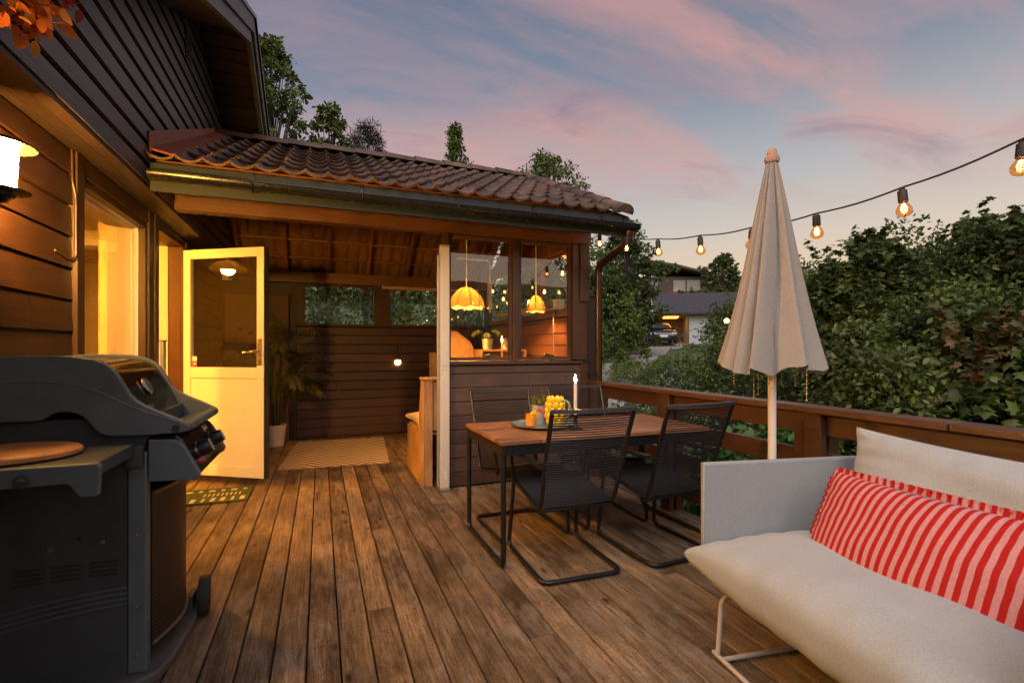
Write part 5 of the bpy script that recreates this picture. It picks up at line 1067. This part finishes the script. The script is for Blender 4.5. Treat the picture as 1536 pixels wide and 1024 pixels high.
def stripes():
    m, nt, b = newmat('red_pink_stripes'); v = coords(nt); s_ = N(nt, 'ShaderNodeSeparateXYZ'); L(nt, v, s_.inputs[0]); mu = N(nt, 'ShaderNodeMath', operation='MULTIPLY'); mu.inputs[1].default_value = 2*PI/.0315; L(nt, s_.outputs[1], mu.inputs[0]); si = N(nt, 'ShaderNodeMath', operation='SINE'); L(nt, mu.outputs[0], si.inputs[0])
    r = ramp(nt, [(.0, (.52,.235,.235)), (.49, (.52,.235,.235)), (.51, (.38,.014,.010)), (1, (.38,.014,.010))], None); mr = N(nt, 'ShaderNodeMapRange'); mr.inputs['From Min'].default_value = -1; L(nt, si.outputs[0], mr.inputs['Value']); L(nt, mr.outputs[0], r.inputs[0])
    f = noise(nt, v, 160, 3); c = mul(nt, r.outputs[0], ramp(nt, [(.3,(.85,.85,.85)),(.7,(1.1,1.1,1.1))], f).outputs[0]); L(nt, c, b.inputs['Base Color']); b.inputs['Roughness'].default_value = .9; b.inputs['Specular IOR Level'].default_value = .2; bump(nt, b, f, .3, .002); return m
stp = stripes(); q = MB(); pillow(q, .55, .76, .21, 60, 90, .06, .006, 2, e=.5); q.build('cover', stp, sp, smooth=True, weld=True)
q = MB(); per = []; Wp, Dp = .55, .76
def edge_pt(s):   # walk round the pillow outline
    tot = 2*(Wp+Dp); s = (s % 1)*tot
    if s < Dp: return Vector((-Wp/2, -Dp/2+s, 0)), Vector((-1,0,0))
    s -= Dp
    if s < Wp: return Vector((-Wp/2+s, Dp/2, 0)), Vector((0,1,0))
    s -= Wp
    if s < Dp: return Vector((Wp/2, Dp/2-s, 0)), Vector((1,0,0))
    s -= Dp; return Vector((Wp/2-s, -Dp/2, 0)), Vector((0,-1,0))
n_ = 420; rr2 = np.random.default_rng(8); amp = rr2.uniform(.5, 1.2, n_)
for i in range(n_+1):
    c_, o_ = edge_pt(i/n_); ph = i*2*PI*.21; k = .96
    for j, t in enumerate((0, .5, 1)):
        per.append(tuple(Vector((c_.x*k, c_.y*k, 0)) + o_*(.026*t) + Vector((0,0,1))*(.010*t*amp[i%n_]*math.sin(ph)) + Vector((o_.y, o_.x, 0))*(.007*t*math.cos(ph*1.0+.5))))
q.add(per, [(i*3+j, i*3+j+1, (i+1)*3+j+1, (i+1)*3+j) for i in range(n_) for j in range(2)]); q.build('ruffle', stp, sp, smooth=True, fixn=False)
place(sp, (.365, -.575, .505), Matrix.Rotation(math.radians(-1), 4, 'X') @ Matrix.Rotation(math.radians(-63), 4, 'Y'))
# ------------------------------------------------------------------ vegetation
def fast_leaves(name, mat, parent, pts, dirs, size, shape, rng, upb=.8, droop=.2, smin=.6, smax=1.25):
    """one mesh of leaf faces at pts; dirs = outward direction of each leaf"""
    LS = {'oval': ([(0,0,0),(.26,.30,.06),(.22,.68,.04),(0,1,-.06),(-.22,.68,.04),(-.26,.30,.06)], [(0,1,2,3),(0,3,4,5)]),
          'maple': ([(0,.05,0),(.25,-.06,0),(.55,.12,-.07),(.36,.28,0),(.66,.58,-.10),(.31,.54,0),(0,1.0,-.10),(-.31,.54,0),(-.66,.58,-.10),(-.36,.28,0),(-.55,.12,-.07),(-.25,-.06,0),(0,.42,.06)], [(0,1,2,3,12),(12,3,4,5),(12,5,6),(12,6,7),(12,7,8,9),(12,9,10,11,0)]),
          'needle': ([(-.07,0,0),(.07,0,0),(.03,1,0),(-.03,1,0)], [(0,1,2,3)])}
    base, faces = LS[shape]; B = np.array(base, float); n = len(pts); k = len(B)
    d = dirs + rng.normal(size=(n,3))*.6; d[:,2] -= droop; d /= np.linalg.norm(d, axis=1)[:,None]
    nz = rng.normal(size=(n,3))*.5; nz[:,2] += upb; nz += dirs*.35
    r = np.cross(d, nz); r /= np.linalg.norm(r, axis=1)[:,None]+1e-9; u = np.cross(r, d)
    s_ = size*rng.uniform(smin, smax, n)
    V = pts[:,None,:] + s_[:,None,None]*(B[None,:,0:1]*r[:,None,:] + B[None,:,1:2]*d[:,None,:] + B[None,:,2:3]*u[:,None,:])
    me = bpy.data.meshes.new(name); me.vertices.add(n*k); me.vertices.foreach_set('co', V.astype(np.float32).ravel())
    fl = np.array([i for f in faces for i in f]); ln = np.array([len(f) for f in faces]); nl = len(fl)
    me.loops.add(n*nl); me.loops.foreach_set('vertex_index', (fl[None,:] + (np.arange(n)*k)[:,None]).astype(np.int32).ravel())
    st_ = np.concatenate([[0], np.cumsum(ln)[:-1]]); me.polygons.add(n*len(ln)); me.polygons.foreach_set('loop_start', (st_[None,:] + (np.arange(n)*nl)[:,None]).astype(np.int32).ravel())
    me.update(calc_edges=True); me.validate()
    o = bpy.data.objects.new(name, me); COL.objects.link(o); me.materials.append(mat); o.parent = parent; return o

bark = plain('bark', (.055,.045,.036), .9, var=.35, scale=14, bumps=.6)
def tree(name, label, loc, h, rad, crown0, n_leaf, size, mat, shape='oval', seed=1, clumps=60, cr=.28, trunk=.1, group=None, cat='tree', profile='round', lean=(0,0), inner=.35, stems=1, upb=1.1, droop=.2):
    rng = np.random.default_rng(seed); x, y = loc[0], loc[1]; z = loc[2] if len(loc) > 2 else ground_h(x, y)-.05
    t = thing(name, label, cat, (x, y, z), group=group); ch = h-crown0
    # clump centres: a few per height band, radius from the profile, nearer the outside
    C = []
    for i in range(clumps):
        f = (i+rng.uniform(0,1))/clumps
        if profile == 'round': pr = math.sin(PI*min(1, .12+.86*f))**.75
        elif profile == 'cone': pr = (1-f)**.85*.95+.06
        elif profile == 'bush': pr = max(.15, (1-f**2.2))**.6
        elif profile == 'shoots': pr = max(.10, (1-f**1.4))
        a = rng.uniform(0, 2*PI); q_ = pr*rng.uniform(.25, 1)**.55
        wob = 1+.28*math.sin(3*a+seed)+.18*math.sin(5*f*PI+seed*2+a)
        C.append((rad*q_*math.cos(a)*wob + lean[0]*f, rad*q_*math.sin(a)*wob + lean[1]*f, crown0+ch*f*.97, pr))
    C = np.array(C); w_ = rng.uniform(.4, 1.6, clumps); cnt = np.maximum(4, (w_/w_.sum()*n_leaf)).astype(int)
    P = []; D = []
    for (cx_, cy_, cz_, pr), m_ in zip(C, cnt):
        rr_ = rad*cr*rng.uniform(.6, 1.3); g_ = rng.normal(size=(m_,3)); g_ /= np.linalg.norm(g_, axis=1)[:,None]; g_ *= rng.uniform(.1, 1, m_)[:,None]**.6
        g_[:,2] *= .62; pts = np.array([cx_, cy_, cz_]) + g_*rr_; P.append(pts)
        dd = g_*.8 + np.array([cx_, cy_, 0])/max(rad, .01)*.7; D.append(dd)
    if shape != 'needle' and h < 5.0 and cat in ('tree', 'shrub'):   # leading shoots that break up the outline
        for _ in range(26 if h > 1.5 else 10):
            f = rng.uniform(.35, 1); k = int(f*(clumps-1)); a0 = rng.uniform(0, 2*PI); ln_ = rng.uniform(.18, .5)*min(1, h/2.6); m_ = int(14*ln_/.3)+4; t_ = np.linspace(0, 1, m_)
            b0 = C[k][:3] + np.array([math.cos(a0), math.sin(a0), .25])*rad*cr*.75; dv_ = np.array([.45*math.cos(a0), .45*math.sin(a0), 1.0]); P.append(b0 + t_[:,None]*dv_*ln_ + rng.normal(0,.02,(m_,3))); az = t_*14+a0; D.append(np.column_stack([np.cos(az), np.sin(az), .35*np.ones(m_)]))
    P = np.concatenate(P); D = np.concatenate(D)
    fast_leaves('crown' if cat != 'shrub' else 'foliage', mat, t, P, D, size, shape, rng, upb, droop)
    q = MB()
    for s_ in range(stems):
        a = 2*PI*s_/max(1, stems)+seed; b0 = Vector((trunk*1.2*math.cos(a)*(stems > 1), trunk*1.2*math.sin(a)*(stems > 1), 0)); tp = Vector((lean[0]*.8 + rad*.35*math.cos(a)*(stems > 1), lean[1]*.8 + rad*.35*math.sin(a)*(stems > 1), crown0+ch*.86))
        mids = [b0.lerp(tp, k/6) + Vector((rng.normal(0,.03)*rad, rng.normal(0,.03)*rad, 0))*(k not in (0,)) for k in range(7)]
        q.tube(mids, [trunk*(1-.86*k/6)/(stems**.5) for k in range(7)], 7)
        for i in range(s_, clumps, stems*2):
            c_ = Vector(C[i][:3]); f = max(.05, (c_.z-crown0)/ch*.8); bpt = b0.lerp(tp, min(.95, (crown0*.75+ch*f*.75)/(crown0+ch*.86)))
            mid = bpt.lerp(c_, .5)+Vector((0,0,-.04*rad)); q.tube([bpt, mid, c_], [trunk*.30, trunk*.18, trunk*.06], 5, caps=False)
    q.build('trunk', bark, t, smooth=True); return t
Lg = {
 'dark': leafmat('dark_maple_leaf', [(0,(.030,.048,.012)),(.5,(.072,.108,.024)),(.92,(.115,.150,.036)),(1,(.17,.13,.04))], .28),
 'mid': leafmat('mid_leaf', [(0,(.045,.070,.015)),(.6,(.100,.140,.030)),(1,(.16,.19,.045))], .3),
 'light': leafmat('light_leaf', [(0,(.08,.12,.020)),(.6,(.13,.18,.032)),(1,(.19,.23,.05))], .35),
 'lush': leafmat('lush_leaf', [(0,(.05,.12,.025)),(.6,(.10,.21,.045)),(1,(.16,.28,.07))], .35),
 'pine': leafmat('pine_needle', [(0,(.010,.016,.009)),(.7,(.024,.032,.016)),(1,(.06,.035,.02))], .12),
 'copper': leafmat('bronze_shoot_leaf', [(0,(.05,.06,.015)),(.6,(.10,.085,.022)),(1,(.20,.085,.035))], .3)}
# maples and shrubs beyond the railing on the right
near = [ # name,label,x,y,h,rad,crown0,n,size,mat,shape,profile,clumps
 ('maple_tree','maple with bronze tinted shoot tips low behind the railing at the far right',6.32,2.92,2.3,.95,.3,5220,0.098,'mid','maple','bush',70),
 ('maple_tree','broad maple close behind the railing at the right edge of the view',5.81,2.30,2.15,.85,.3,3770,0.098,'dark','maple','bush',60),
 ('leafy_shrub','dense shrub of small pointed leaves just beyond the railing under the bulbs',4.95,3.02,2.1,.88,.2,5200,.07,'mid','oval','shoots',80),
 ('leafy_shrub','upright shrub with arching shoots right of the parasol canopy',5.37,3.71,2.3,.85,.2,5200,.075,'mid','oval','shoots',80),
 ('broadleaf_tree','full broadleaf tree in the middle of the right rank behind the small leaved shrub',6.7,3.5,2.6,1.0,.3,9135,.078,'mid','oval','bush',70),
 ('maple_tree','slim dark maple with a spiky top just right of the parasol',6.79,4.88,3.0,.8,.4,5220,0.098,'dark','maple','shoots',60),
 ('maple_tree','tall dark maple under the third bulb from the right',7.87,4.89,3.2,1.0,.4,6670,0.102,'dark','maple','shoots',80),
 ('broadleaf_tree','tall dark broadleaf tree with a rounded crown under the second bulb from the right',8.19,4.34,3.15,1.1,.4,10005,.078,'dark','oval','bush',80),
 ('maple_tree','tall dark maple, its pointed crown second from the right edge',8.43,3.82,3.3,1.1,.4,6670,0.107,'dark','maple','shoots',80),
 ('maple_tree','tall dark maple filling the right edge of the view below the last bulb',8.57,3.34,3.4,1.1,.4,6670,0.107,'dark','maple','bush',80),
 ('broadleaf_tree','distant dark broadleaf tree directly behind the right side of the closed parasol',8.86,6.76,2.9,1.1,.4,10005,.078,'dark','oval','bush',80),
 ('maple_tree','rear dark maple on the skyline right of the parasol tip',10.26,6.76,3.5,1.0,.5,6670,0.115,'dark','maple','shoots',80),
 ('broadleaf_tree','rear dark broadleaf tree in the middle of the right skyline',11.33,6.35,3.3,1.2,.5,10005,.078,'dark','oval','bush',80),
 ('maple_tree','rear dark maple with the highest pointed top on the right skyline',11.84,5.72,3.75,1.2,.5,6670,0.115,'dark','maple','shoots',80),
 ('maple_tree','rear wide dark maple on the skyline nearest the right edge',12.26,5.13,3.75,1.2,.5,6670,0.115,'dark','maple','bush',80),
]
for i, (nm, lab, x_, y_, h_, r_, c_, n_, s_, mk, shp, prf, cl_) in enumerate(near):
    tree(nm, lab, (x_, y_), h_-(ground_h(x_,y_)+.0)*0, r_, c_, n_, s_, Lg[mk], shp, 31+i, cl_, .30, .06, 'trees and shrubs behind the railing', 'shrub' if 'shrub' in nm else 'tree', prf, stems=2)
tree('young_maple', 'small maple with bronze young leaves low at the right beyond the railing', (5.6, 2.62), 2.15, .5, .9, 420, .10, Lg['copper'], 'maple', 77, 22, .3, .03, None, 'tree', 'shoots')
# lush low plants between the rails
for i, (x_, y_, h_, r_, n_) in enumerate(((3.3,4.25,1.15,.55,900),(3.2,3.3,1.45,.52,1100),(3.15,2.45,1.6,.5,1200),(3.2,1.6,1.75,.5,1200),(3.25,.8,1.8,.5,1000),(4.1,3.5,1.5,.6,1000))):
    tree('ground_elder', ['bright green leafy plant low behind the railing beside the dining table','bright green leafy plant behind the railing by the far right chair','bright green leafy plant behind the railing left of the parasol pole','bright green leafy plant behind the railing right of the parasol pole','bright green leafy plant behind the railing above the back cushion','bright green leafy plant one step out from the railing behind the parasol pole'][i], (x_, y_), h_, r_, .05, n_, .12, Lg['lush'], 'oval', 101+i, 40, .3, .012, 'bright plants below the railing', 'plant', 'bush', stems=3)
# mid distance, left of the parasol
mids = [
 ('flowering_shrub','large rounded shrub with small leaves left of the parasol in front of the garage',8.0,7.85,2.4,1.1,.1,7500,.07,'mid','oval','bush',110),
 ('flowering_shrub','small leaved shrub directly behind the lower left of the parasol canopy',6.3,6.3,2.1,1.0,.1,6000,.065,'mid','oval','bush',90),
 ('flowering_shrub','taller shrub beside the garage roof left of the parasol',10.9,10.2,2.5,1.1,.1,6500,.08,'mid','oval','bush',110),
 ('low_bush','low rounded bush beside the gravel bank behind the railing',7.9,10.2,.75,.85,.0,3200,.055,'mid','oval','bush',60),
 ('low_bush','low spreading bush in the slope below the driveway',8.2,11.5,.6,1.1,.0,3200,.06,'light','oval','bush',60),
 ('sapling','light green sapling standing left of the parked car',9.05,13.35,2.4,.6,.2,2800,.11,'light','oval','shoots',46),
 ('sapling','light green bushy sapling by the downpipe behind the string lights',7.6,14.6,2.6,.8,.2,3400,.11,'light','oval','bush',60),
 ('sapling','short yellowish sapling left of the gravel path',10.3,17.4,2.2,.7,.2,2200,.11,'light','oval','shoots',46),
]
for i, (nm, lab, x_, y_, h_, r_, c_, n_, s_, mk, shp, prf, cl_) in enumerate(mids):
    tree(nm, lab, (x_, y_), h_, r_, c_, n_, s_, Lg[mk], shp, 61+i, cl_, .28, .035, None, 'shrub' if 'sap' not in nm else 'tree', prf, stems=3 if 'sap' not in nm else 1)
far = [
 ('broadleaf_tree','tall dark broadleaf tree right of the porch eave behind the first bulbs',15.0,22.1,7.2,1.8,1.0,9000,.20,'dark','oval','round',130,0),
 ('broadleaf_tree','dark dense tree right beside the eave tree over the driveway',15.7,22.9,4.4,1.3,.5,7500,.20,'dark','oval','bush',110,0),
 ('broadleaf_tree','lower dark tree behind the downpipe',12.3,19.9,4.2,1.7,.5,7000,.19,'dark','oval','bush',110,0),
 ('broadleaf_tree','dark tree between driveway and hillside house',24.6,34.2,4.2,1.9,.5,6500,.24,'mid','oval','bush',110,0),
 ('skyline_tree','lone round topped tree on the skyline left of the parasol',35.0,36.0,5.6,1.7,.6,5000,.28,'dark','oval','round',90,0),
 ('skyline_tree','low tree clump on the skyline beside the hillside house',31.5,36.5,2.4,2.0,.1,5000,.28,'dark','oval','bush',90,0),
 ('skyline_tree','dark tree row end behind the parasol canopy on the skyline',34,30,3.0,2.6,.2,6000,.28,'dark','oval','bush',100,0),
 ('birch_tree','tall leafy birch rising behind the house gable',-1.6,18.5,11.6,1.6,2.5,11000,.17,'mid','oval','round',170,0),
 ('birch_tree','second leafy birch beside the house verge with sky showing through',.35,19.5,9.9,1.2,2.5,6500,.16,'mid','oval','round',120,0),
 ('pine_tree','dark rounded pine with brown cones showing above the porch ridge',1.9,23.5,11.0,2.1,2.5,12000,.26,'pine','needle','round',120,0),
 ('young_tree','light green tree top in front of the dark pine above the roof',2.6,20.5,8.6,1.1,2.0,3500,.16,'light','oval','round',70,0),
 ('slender_birch','slender pointed birch standing alone above the middle of the porch roof',7.2,27.6,13.3,2.0,3.0,8000,.19,'mid','oval','shoots',170,0),
 ('weeping_birch','broad birch with drooping twigs above the right end of the porch roof',10.5,22.3,10.3,2.7,2.5,11000,.17,'mid','oval','round',150,.6),
]
for i, (nm, lab, x_, y_, h_, r_, c_, n_, s_, mk, shp, prf, cl_, dr_) in enumerate(far):
    tree(nm, lab, (x_, y_), h_, r_, c_, n_, s_, Lg[mk], shp, 141+i, int(cl_*1.5), .17, .13, None, 'tree', prf, upb=.5, droop=.2+dr_)
# hedge behind the porch rear windows
for i, (x_, y_) in enumerate(((-.4, 10.2), (1.2, 10.6), (2.9, 10.4))):
    tree('hedge_shrub', ['dense green hedge shrub behind the left porch rear window','dense green hedge shrub behind the middle of the porch rear wall','dense green hedge shrub behind the right porch rear window'][i], (x_, y_), 3.6, 1.35, .1, 5000, .10, Lg['mid'], 'oval', 201+i, 90, .3, .05, 'hedge behind the porch', 'shrub', 'bush', stems=3)
# woodland mass on the hill: one uncountable wood
rng = np.random.default_rng(55); P = []; D = []
for k in range(150):
    s0 = rng.uniform(58, 150); l0 = rng.uniform(-95, 90); x_ = .57*s0+.82*l0; y_ = .82*s0-.57*l0
    if y_ < 12: continue
    hh = rng.uniform(4, 9)*(.6 if abs(math.atan2(x_, y_)-math.atan2(.745,.8)) < .10 else 1); g_ = rng.normal(size=(420,3)); g_ /= np.linalg.norm(g_, axis=1)[:,None]; g_ *= rng.uniform(.5,1,420)[:,None]; P.append(np.array([x_, y_, ground_h(x_,y_)+hh*.5]) + g_*np.array([hh*.36, hh*.36, hh*.5])); D.append(g_)
wd_ = fast_leaves('woods', Lg['dark'], None, np.concatenate(P), np.concatenate(D), .62, 'oval', rng, .4); tag(wd_, 'distant dark woodland covering the hillside', 'woods', kind='stuff')
# grass tufts and white flowers on the slope
rng = np.random.default_rng(91); n_ = 34000; X_ = rng.uniform(2.9, 15, n_); Y_ = rng.uniform(2.5, 23, n_)
keep = (X_*.57+Y_*.82 < 25) & (np.abs(Y_-(10.6+(X_-6.4)*1.21)) > 1.5); X_, Y_ = X_[keep], Y_[keep]
Zg = np.array([ground_h(a, b) for a, b in zip(X_, Y_)]); pts = np.column_stack([X_, Y_, Zg]); dd = rng.normal(size=(len(X_),3))*.5; dd[:,2] = 1.6
gr = fast_leaves('grass', leafmat('grass_blade', [(0,(.04,.075,.012)),(.6,(.075,.125,.02)),(1,(.14,.16,.04))], .3), None, pts, dd, .17, 'needle', rng, .3, -.3); tag(gr, 'short lawn grass on the slope behind the railing', 'grass', kind='stuff')
rng = np.random.default_rng(92); n_ = 900; X_ = rng.uniform(5.0, 8.5, n_); Y_ = 5.2+(X_-5)*.8+rng.uniform(-.5,2.4,n_); Zg = np.array([ground_h(a, b) for a, b in zip(X_, Y_)])
pts = np.column_stack([X_, Y_, Zg+rng.uniform(.35,.75,n_)]); wf = fast_leaves('wild_flowers', leafmat('white_petal', [(0,(.30,.33,.22)),(1,(.58,.58,.48))], .3), None, np.repeat(pts, 3, 0)+rng.normal(0,.02,(n_*3,3)), rng.normal(size=(n_*3,3)), .035, 'oval', rng, 1.5); tag(wf, 'small white wild flowers scattered on the slope behind the railing', 'flowers', kind='stuff')
n_ = 9000; X_ = rng.uniform(4.6, 10.5, n_); Y_ = 4.5+(X_-5)*.85+rng.uniform(-.8,3.4,n_); Zg = np.array([ground_h(a, b) for a, b in zip(X_, Y_)])
pts = np.column_stack([X_, Y_, Zg+rng.uniform(.0,.55,n_)**1.0]); gc = fast_leaves('ground_cover', Lg['mid'], None, pts, rng.normal(size=(n_,3)), .10, 'oval', rng, 1.0); tag(gc, 'leafy wild ground cover on the slope below the driveway', 'ground cover', kind='stuff')

# ------------------------------------------------------------------ garage with carport, car, house on the hill
def T_(u, v, t):
    a = math.radians(21.1); xc = (u-768)/745; return Vector(((math.sin(a)+math.cos(a)*xc)*t, (math.cos(a)-math.sin(a)*xc)*t, 1.25+(523-v)/745*t))
ga = thing('garage', 'white walled garage with dark tiled roof and open lit carport', 'garage', (23.6, 27.4, ground_h(23.6, 27.4)-.2), math.radians(-35))
# local: +x to the right along the eave, +y away
q = MB(); q.box(0, 0, 0, 7.0, 5.5, 2.30); q.build('wall', plain('white_render', (.40,.42,.43), .8, var=.08), ga)
q = MB(); q.prism([(-.6,2.22),(2.75,3.85),(6.1,2.22),(6.1,2.36),(2.75,4.0),(-.6,2.36)], -2.4, 7.4, 'x')
def darkroof():
    m, nt, b = newmat('dark_roof_tile'); v = coords(nt); wv = N(nt, 'ShaderNodeTexWave'); wv.inputs['Scale'].default_value = 1.6; L(nt, v, wv.inputs['Vector']); setc(b, (.035,.038,.045)); b.inputs['Roughness'].default_value = .45; bump(nt, b, wv.outputs['Fac'], .8, .06); return m
q.build('roof', darkroof(), ga); q = MB()
q.prism([(-.62,2.17),(2.75,3.80),(2.75,4.04),(-.62,2.40)], -2.46, -2.41, 'x'); q.prism([(2.751,3.80),(6.12,2.17),(6.12,2.40),(2.751,4.04)], -2.46, -2.41, 'x'); q.build('bargeboard', M['white_paint'], ga)
q = MB(); q.box(-2.35, 5.0, 0, -.01, 5.2, 2.2); q.build('carport_wall', M['ply'], ga)
q = MB(); q.prism([(-.3,2.32),(2.75,3.70),(5.8,2.32)], -2.3, -2.2, 'x'); q.build('carport_gable', M['ply'], ga)
q = MB(); q.box(-2.3,-.3,2.20,-.02,5.4,2.26); q.build('carport_ceiling', M['ply'], ga)
q = MB(); q.box(-1.6, 1.0, 2.12, -.6, 2.6, 2.195); q.build('carport_lamp', emit('carport_glow', (1,.38,.06), 4), ga)
cp2 = thing('carport', 'wood lined carport roof glowing orange above the parked car', 'carport', T_(975, 517, 36.5), math.radians(-35)); cp2.location.z = ground_h(cp2.location.x, cp2.location.y)-.05
q = MB(); q.prism([(-1.6,2.15),(3.2,2.15),(3.2,3.55),(2.2,3.25)], 1.2, 1.4, 'y'); q.build('gable_board', M['ply'], cp2); q = MB(); q.box(-1.6, -.2, 2.02, 3.2, 1.5, 2.14); q.build('beam', M['ply'], cp2)
q = MB(); q.box(-1.6, 3.6, 0, 3.2, 3.8, 2.02); q.build('rear_wall', M['ply'], cp2); q = MB(); q.box(-1.4,.6,1.96,3,.8,2.015); q.build('light_strip', emit('strip_glow', (1,.38,.06), 4), cp2)
for xx in (-1.55, 3.1):
    q = MB(); q.box(xx-.08, -.15, 0, xx+.08, .02, 2.02); q.build('post', M['white_paint'] if xx > 0 else M['soffit'], cp2)
carp = T_(990, 516, 34.5); carp.z = ground_h(carp.x, carp.y)
car = thing('parked_car', 'black car parked nose first toward the garden under the carport', 'car', carp, math.radians(-32))
body = plain('car_black', (.014,.016,.02), .12, spec=.7, var=.1)
def loft(mb, secs):   # secs: list of (y, [(x,z)...]) closed sections
    n = len(secs[0][1]); v = [(x_, y_, z_) for y_, s_ in secs for x_, z_ in s_]; f = [(i*n+k, i*n+(k+1)%n, (i+1)*n+(k+1)%n, (i+1)*n+k) for i in range(len(secs)-1) for k in range(n)]
    f += [tuple(range(n)), tuple(range((len(secs)-1)*n+n-1, (len(secs)-1)*n-1, -1))]; return mb.add(v, f)
def sec(hw, z0, zs, zt, tw): return [(-hw*.9,z0),(-hw,z0+.15),(-hw,zs-.12),(-hw*.95,zs),(-tw,zt-.04),(-tw*.85,zt),(tw*.85,zt),(tw,zt-.04),(hw*.95,zs),(hw,zs-.12),(hw,z0+.15),(hw*.9,z0)]
q = MB(); loft(q, [(-2.3,sec(.70,.32,.58,.62,.55)),(-2.22,sec(.84,.24,.70,.74,.62)),(-1.6,sec(.93,.2,.86,.90,.66)),(-1.0,sec(.94,.2,.93,.98,.68)),(1.9,sec(.94,.2,.96,1.02,.68)),(2.2,sec(.85,.25,.9,.95,.6))]); q.build('body', body, car, smooth=True)
q = MB(); loft(q, [(-1.05,sec(.80,.9,.93,.985,.72)),(-.15,sec(.80,.92,1.12,1.40,.58)),(.7,sec(.80,.92,1.15,1.46,.58)),(1.8,sec(.78,.9,1.0,1.06,.62))]); q.build('cabin', plain('car_glass', (.05,.06,.07), .05, spec=.8), car, smooth=True)
for sx_ in (-.66, .66):
    q = MB(); q.box(sx_-.17, -2.29, .60, sx_+.17, -2.16, .70); q.build('headlight', plain('headlight', (.55,.57,.6), .1), car, bevel=.02)
    q = MB(); q.box(sx_*1.55-.08, -.75, .95, sx_*1.55+.08, -.62, 1.08); q.build('mirror', body, car, bevel=.02)
q = MB(); q.box(-.26, -2.335, .42, .26, -2.31, .53); q.build('number_plate', M['white_paint'], car); q = MB(); q.box(-.45,-2.325,.30,.45,-2.29,.41); q.build('grille', M['black_rubber'], car)
for wx in (-.84, .84):
    for wy in (-1.45, 1.35):
        q = MB(); q.tube([(wx-.11, wy, .32),(wx+.11, wy, .32)], .33, 20); wh = q.build('wheel', M['black_rubber'], car, smooth=True); q = MB(); q.tube([(wx-.113, wy, .32),(wx+.113, wy, .32)], .21, 16); q.build('rim', M['alu'], wh, smooth=True)
hp_ = T_(1006, 446, 58); hz_ = min(hp_.z, ground_h(hp_.x, hp_.y)+1)
hh = thing('hillside_house', 'brown hillside house with low roof, lit facade and chimney above the garage', 'house', (hp_.x, hp_.y, hp_.z-2.2), math.radians(-22))
q = MB(); q.box(-3.0, 0, 0, 4.2, 6, 4.6); q.build('wall', M['soffit'], hh); q = MB(); q.box(-3.01,-.02,.0,4.21,.1,1.55); q.build('pale_lower_wall', plain('pale_wall', (.22,.18,.14), .7), hh)
q = MB(); q.prism([(-5.2,6.45),(.2,5.62),(5.4,4.35),(5.4,4.58),(.2,5.88),(-5.2,6.72)], -1.4, 7, 'y'); rr_ = q.build('roof', M['soffit'], hh); q = MB(); q.box(-3.0, 2, 5.5, -2.1, 3, 7.2); q.build('chimney', M['soffit'], rr_)
q = MB(); q.box(-2.8, -.05, 3.0, -1.5, -.02, 4.2); q.build('window', plain('house_glass', (.12,.13,.15), .1), hh); q = MB(); q.box(.3, -.05, 2.9, 3.4, -.02, 4.2); w3 = q.build('window', plain('house_glass_pale', (.16,.16,.17), .1), hh); q = MB(); q.box(1.7,-.08,2.9,1.85,-.051,4.2); q.build('mullion', M['soffit'], w3)
q = MB(); q.lathe([(.001,-.15),(.15,0),(.001,.15)], 12, c=(.7,-.4,2.2)); q.build('porch_lamp', emit('far_lamp', (1,.45,.1), 120), hh)
gl_ = thing('garden_lamp', 'small glowing lamp half hidden in the shrub left of the parasol', 'lamp', tuple(T_(1090, 481, 8.6))); q = MB(); q.lathe([(.001,-.05),(.035,-.03),(.045,0),(.035,.03),(.001,.045)], 16); q.build('globe', emit('garden_glow', (1,.45,.1), 10), gl_, smooth=True); q = MB(); q.tube([(0,0,.045),(0,.25,.30)], .008, 6); q.tube([(0,0,-.05),(0,0.02,-1.9)], .012, 6); q.build('stem', M['black_metal'], gl_)
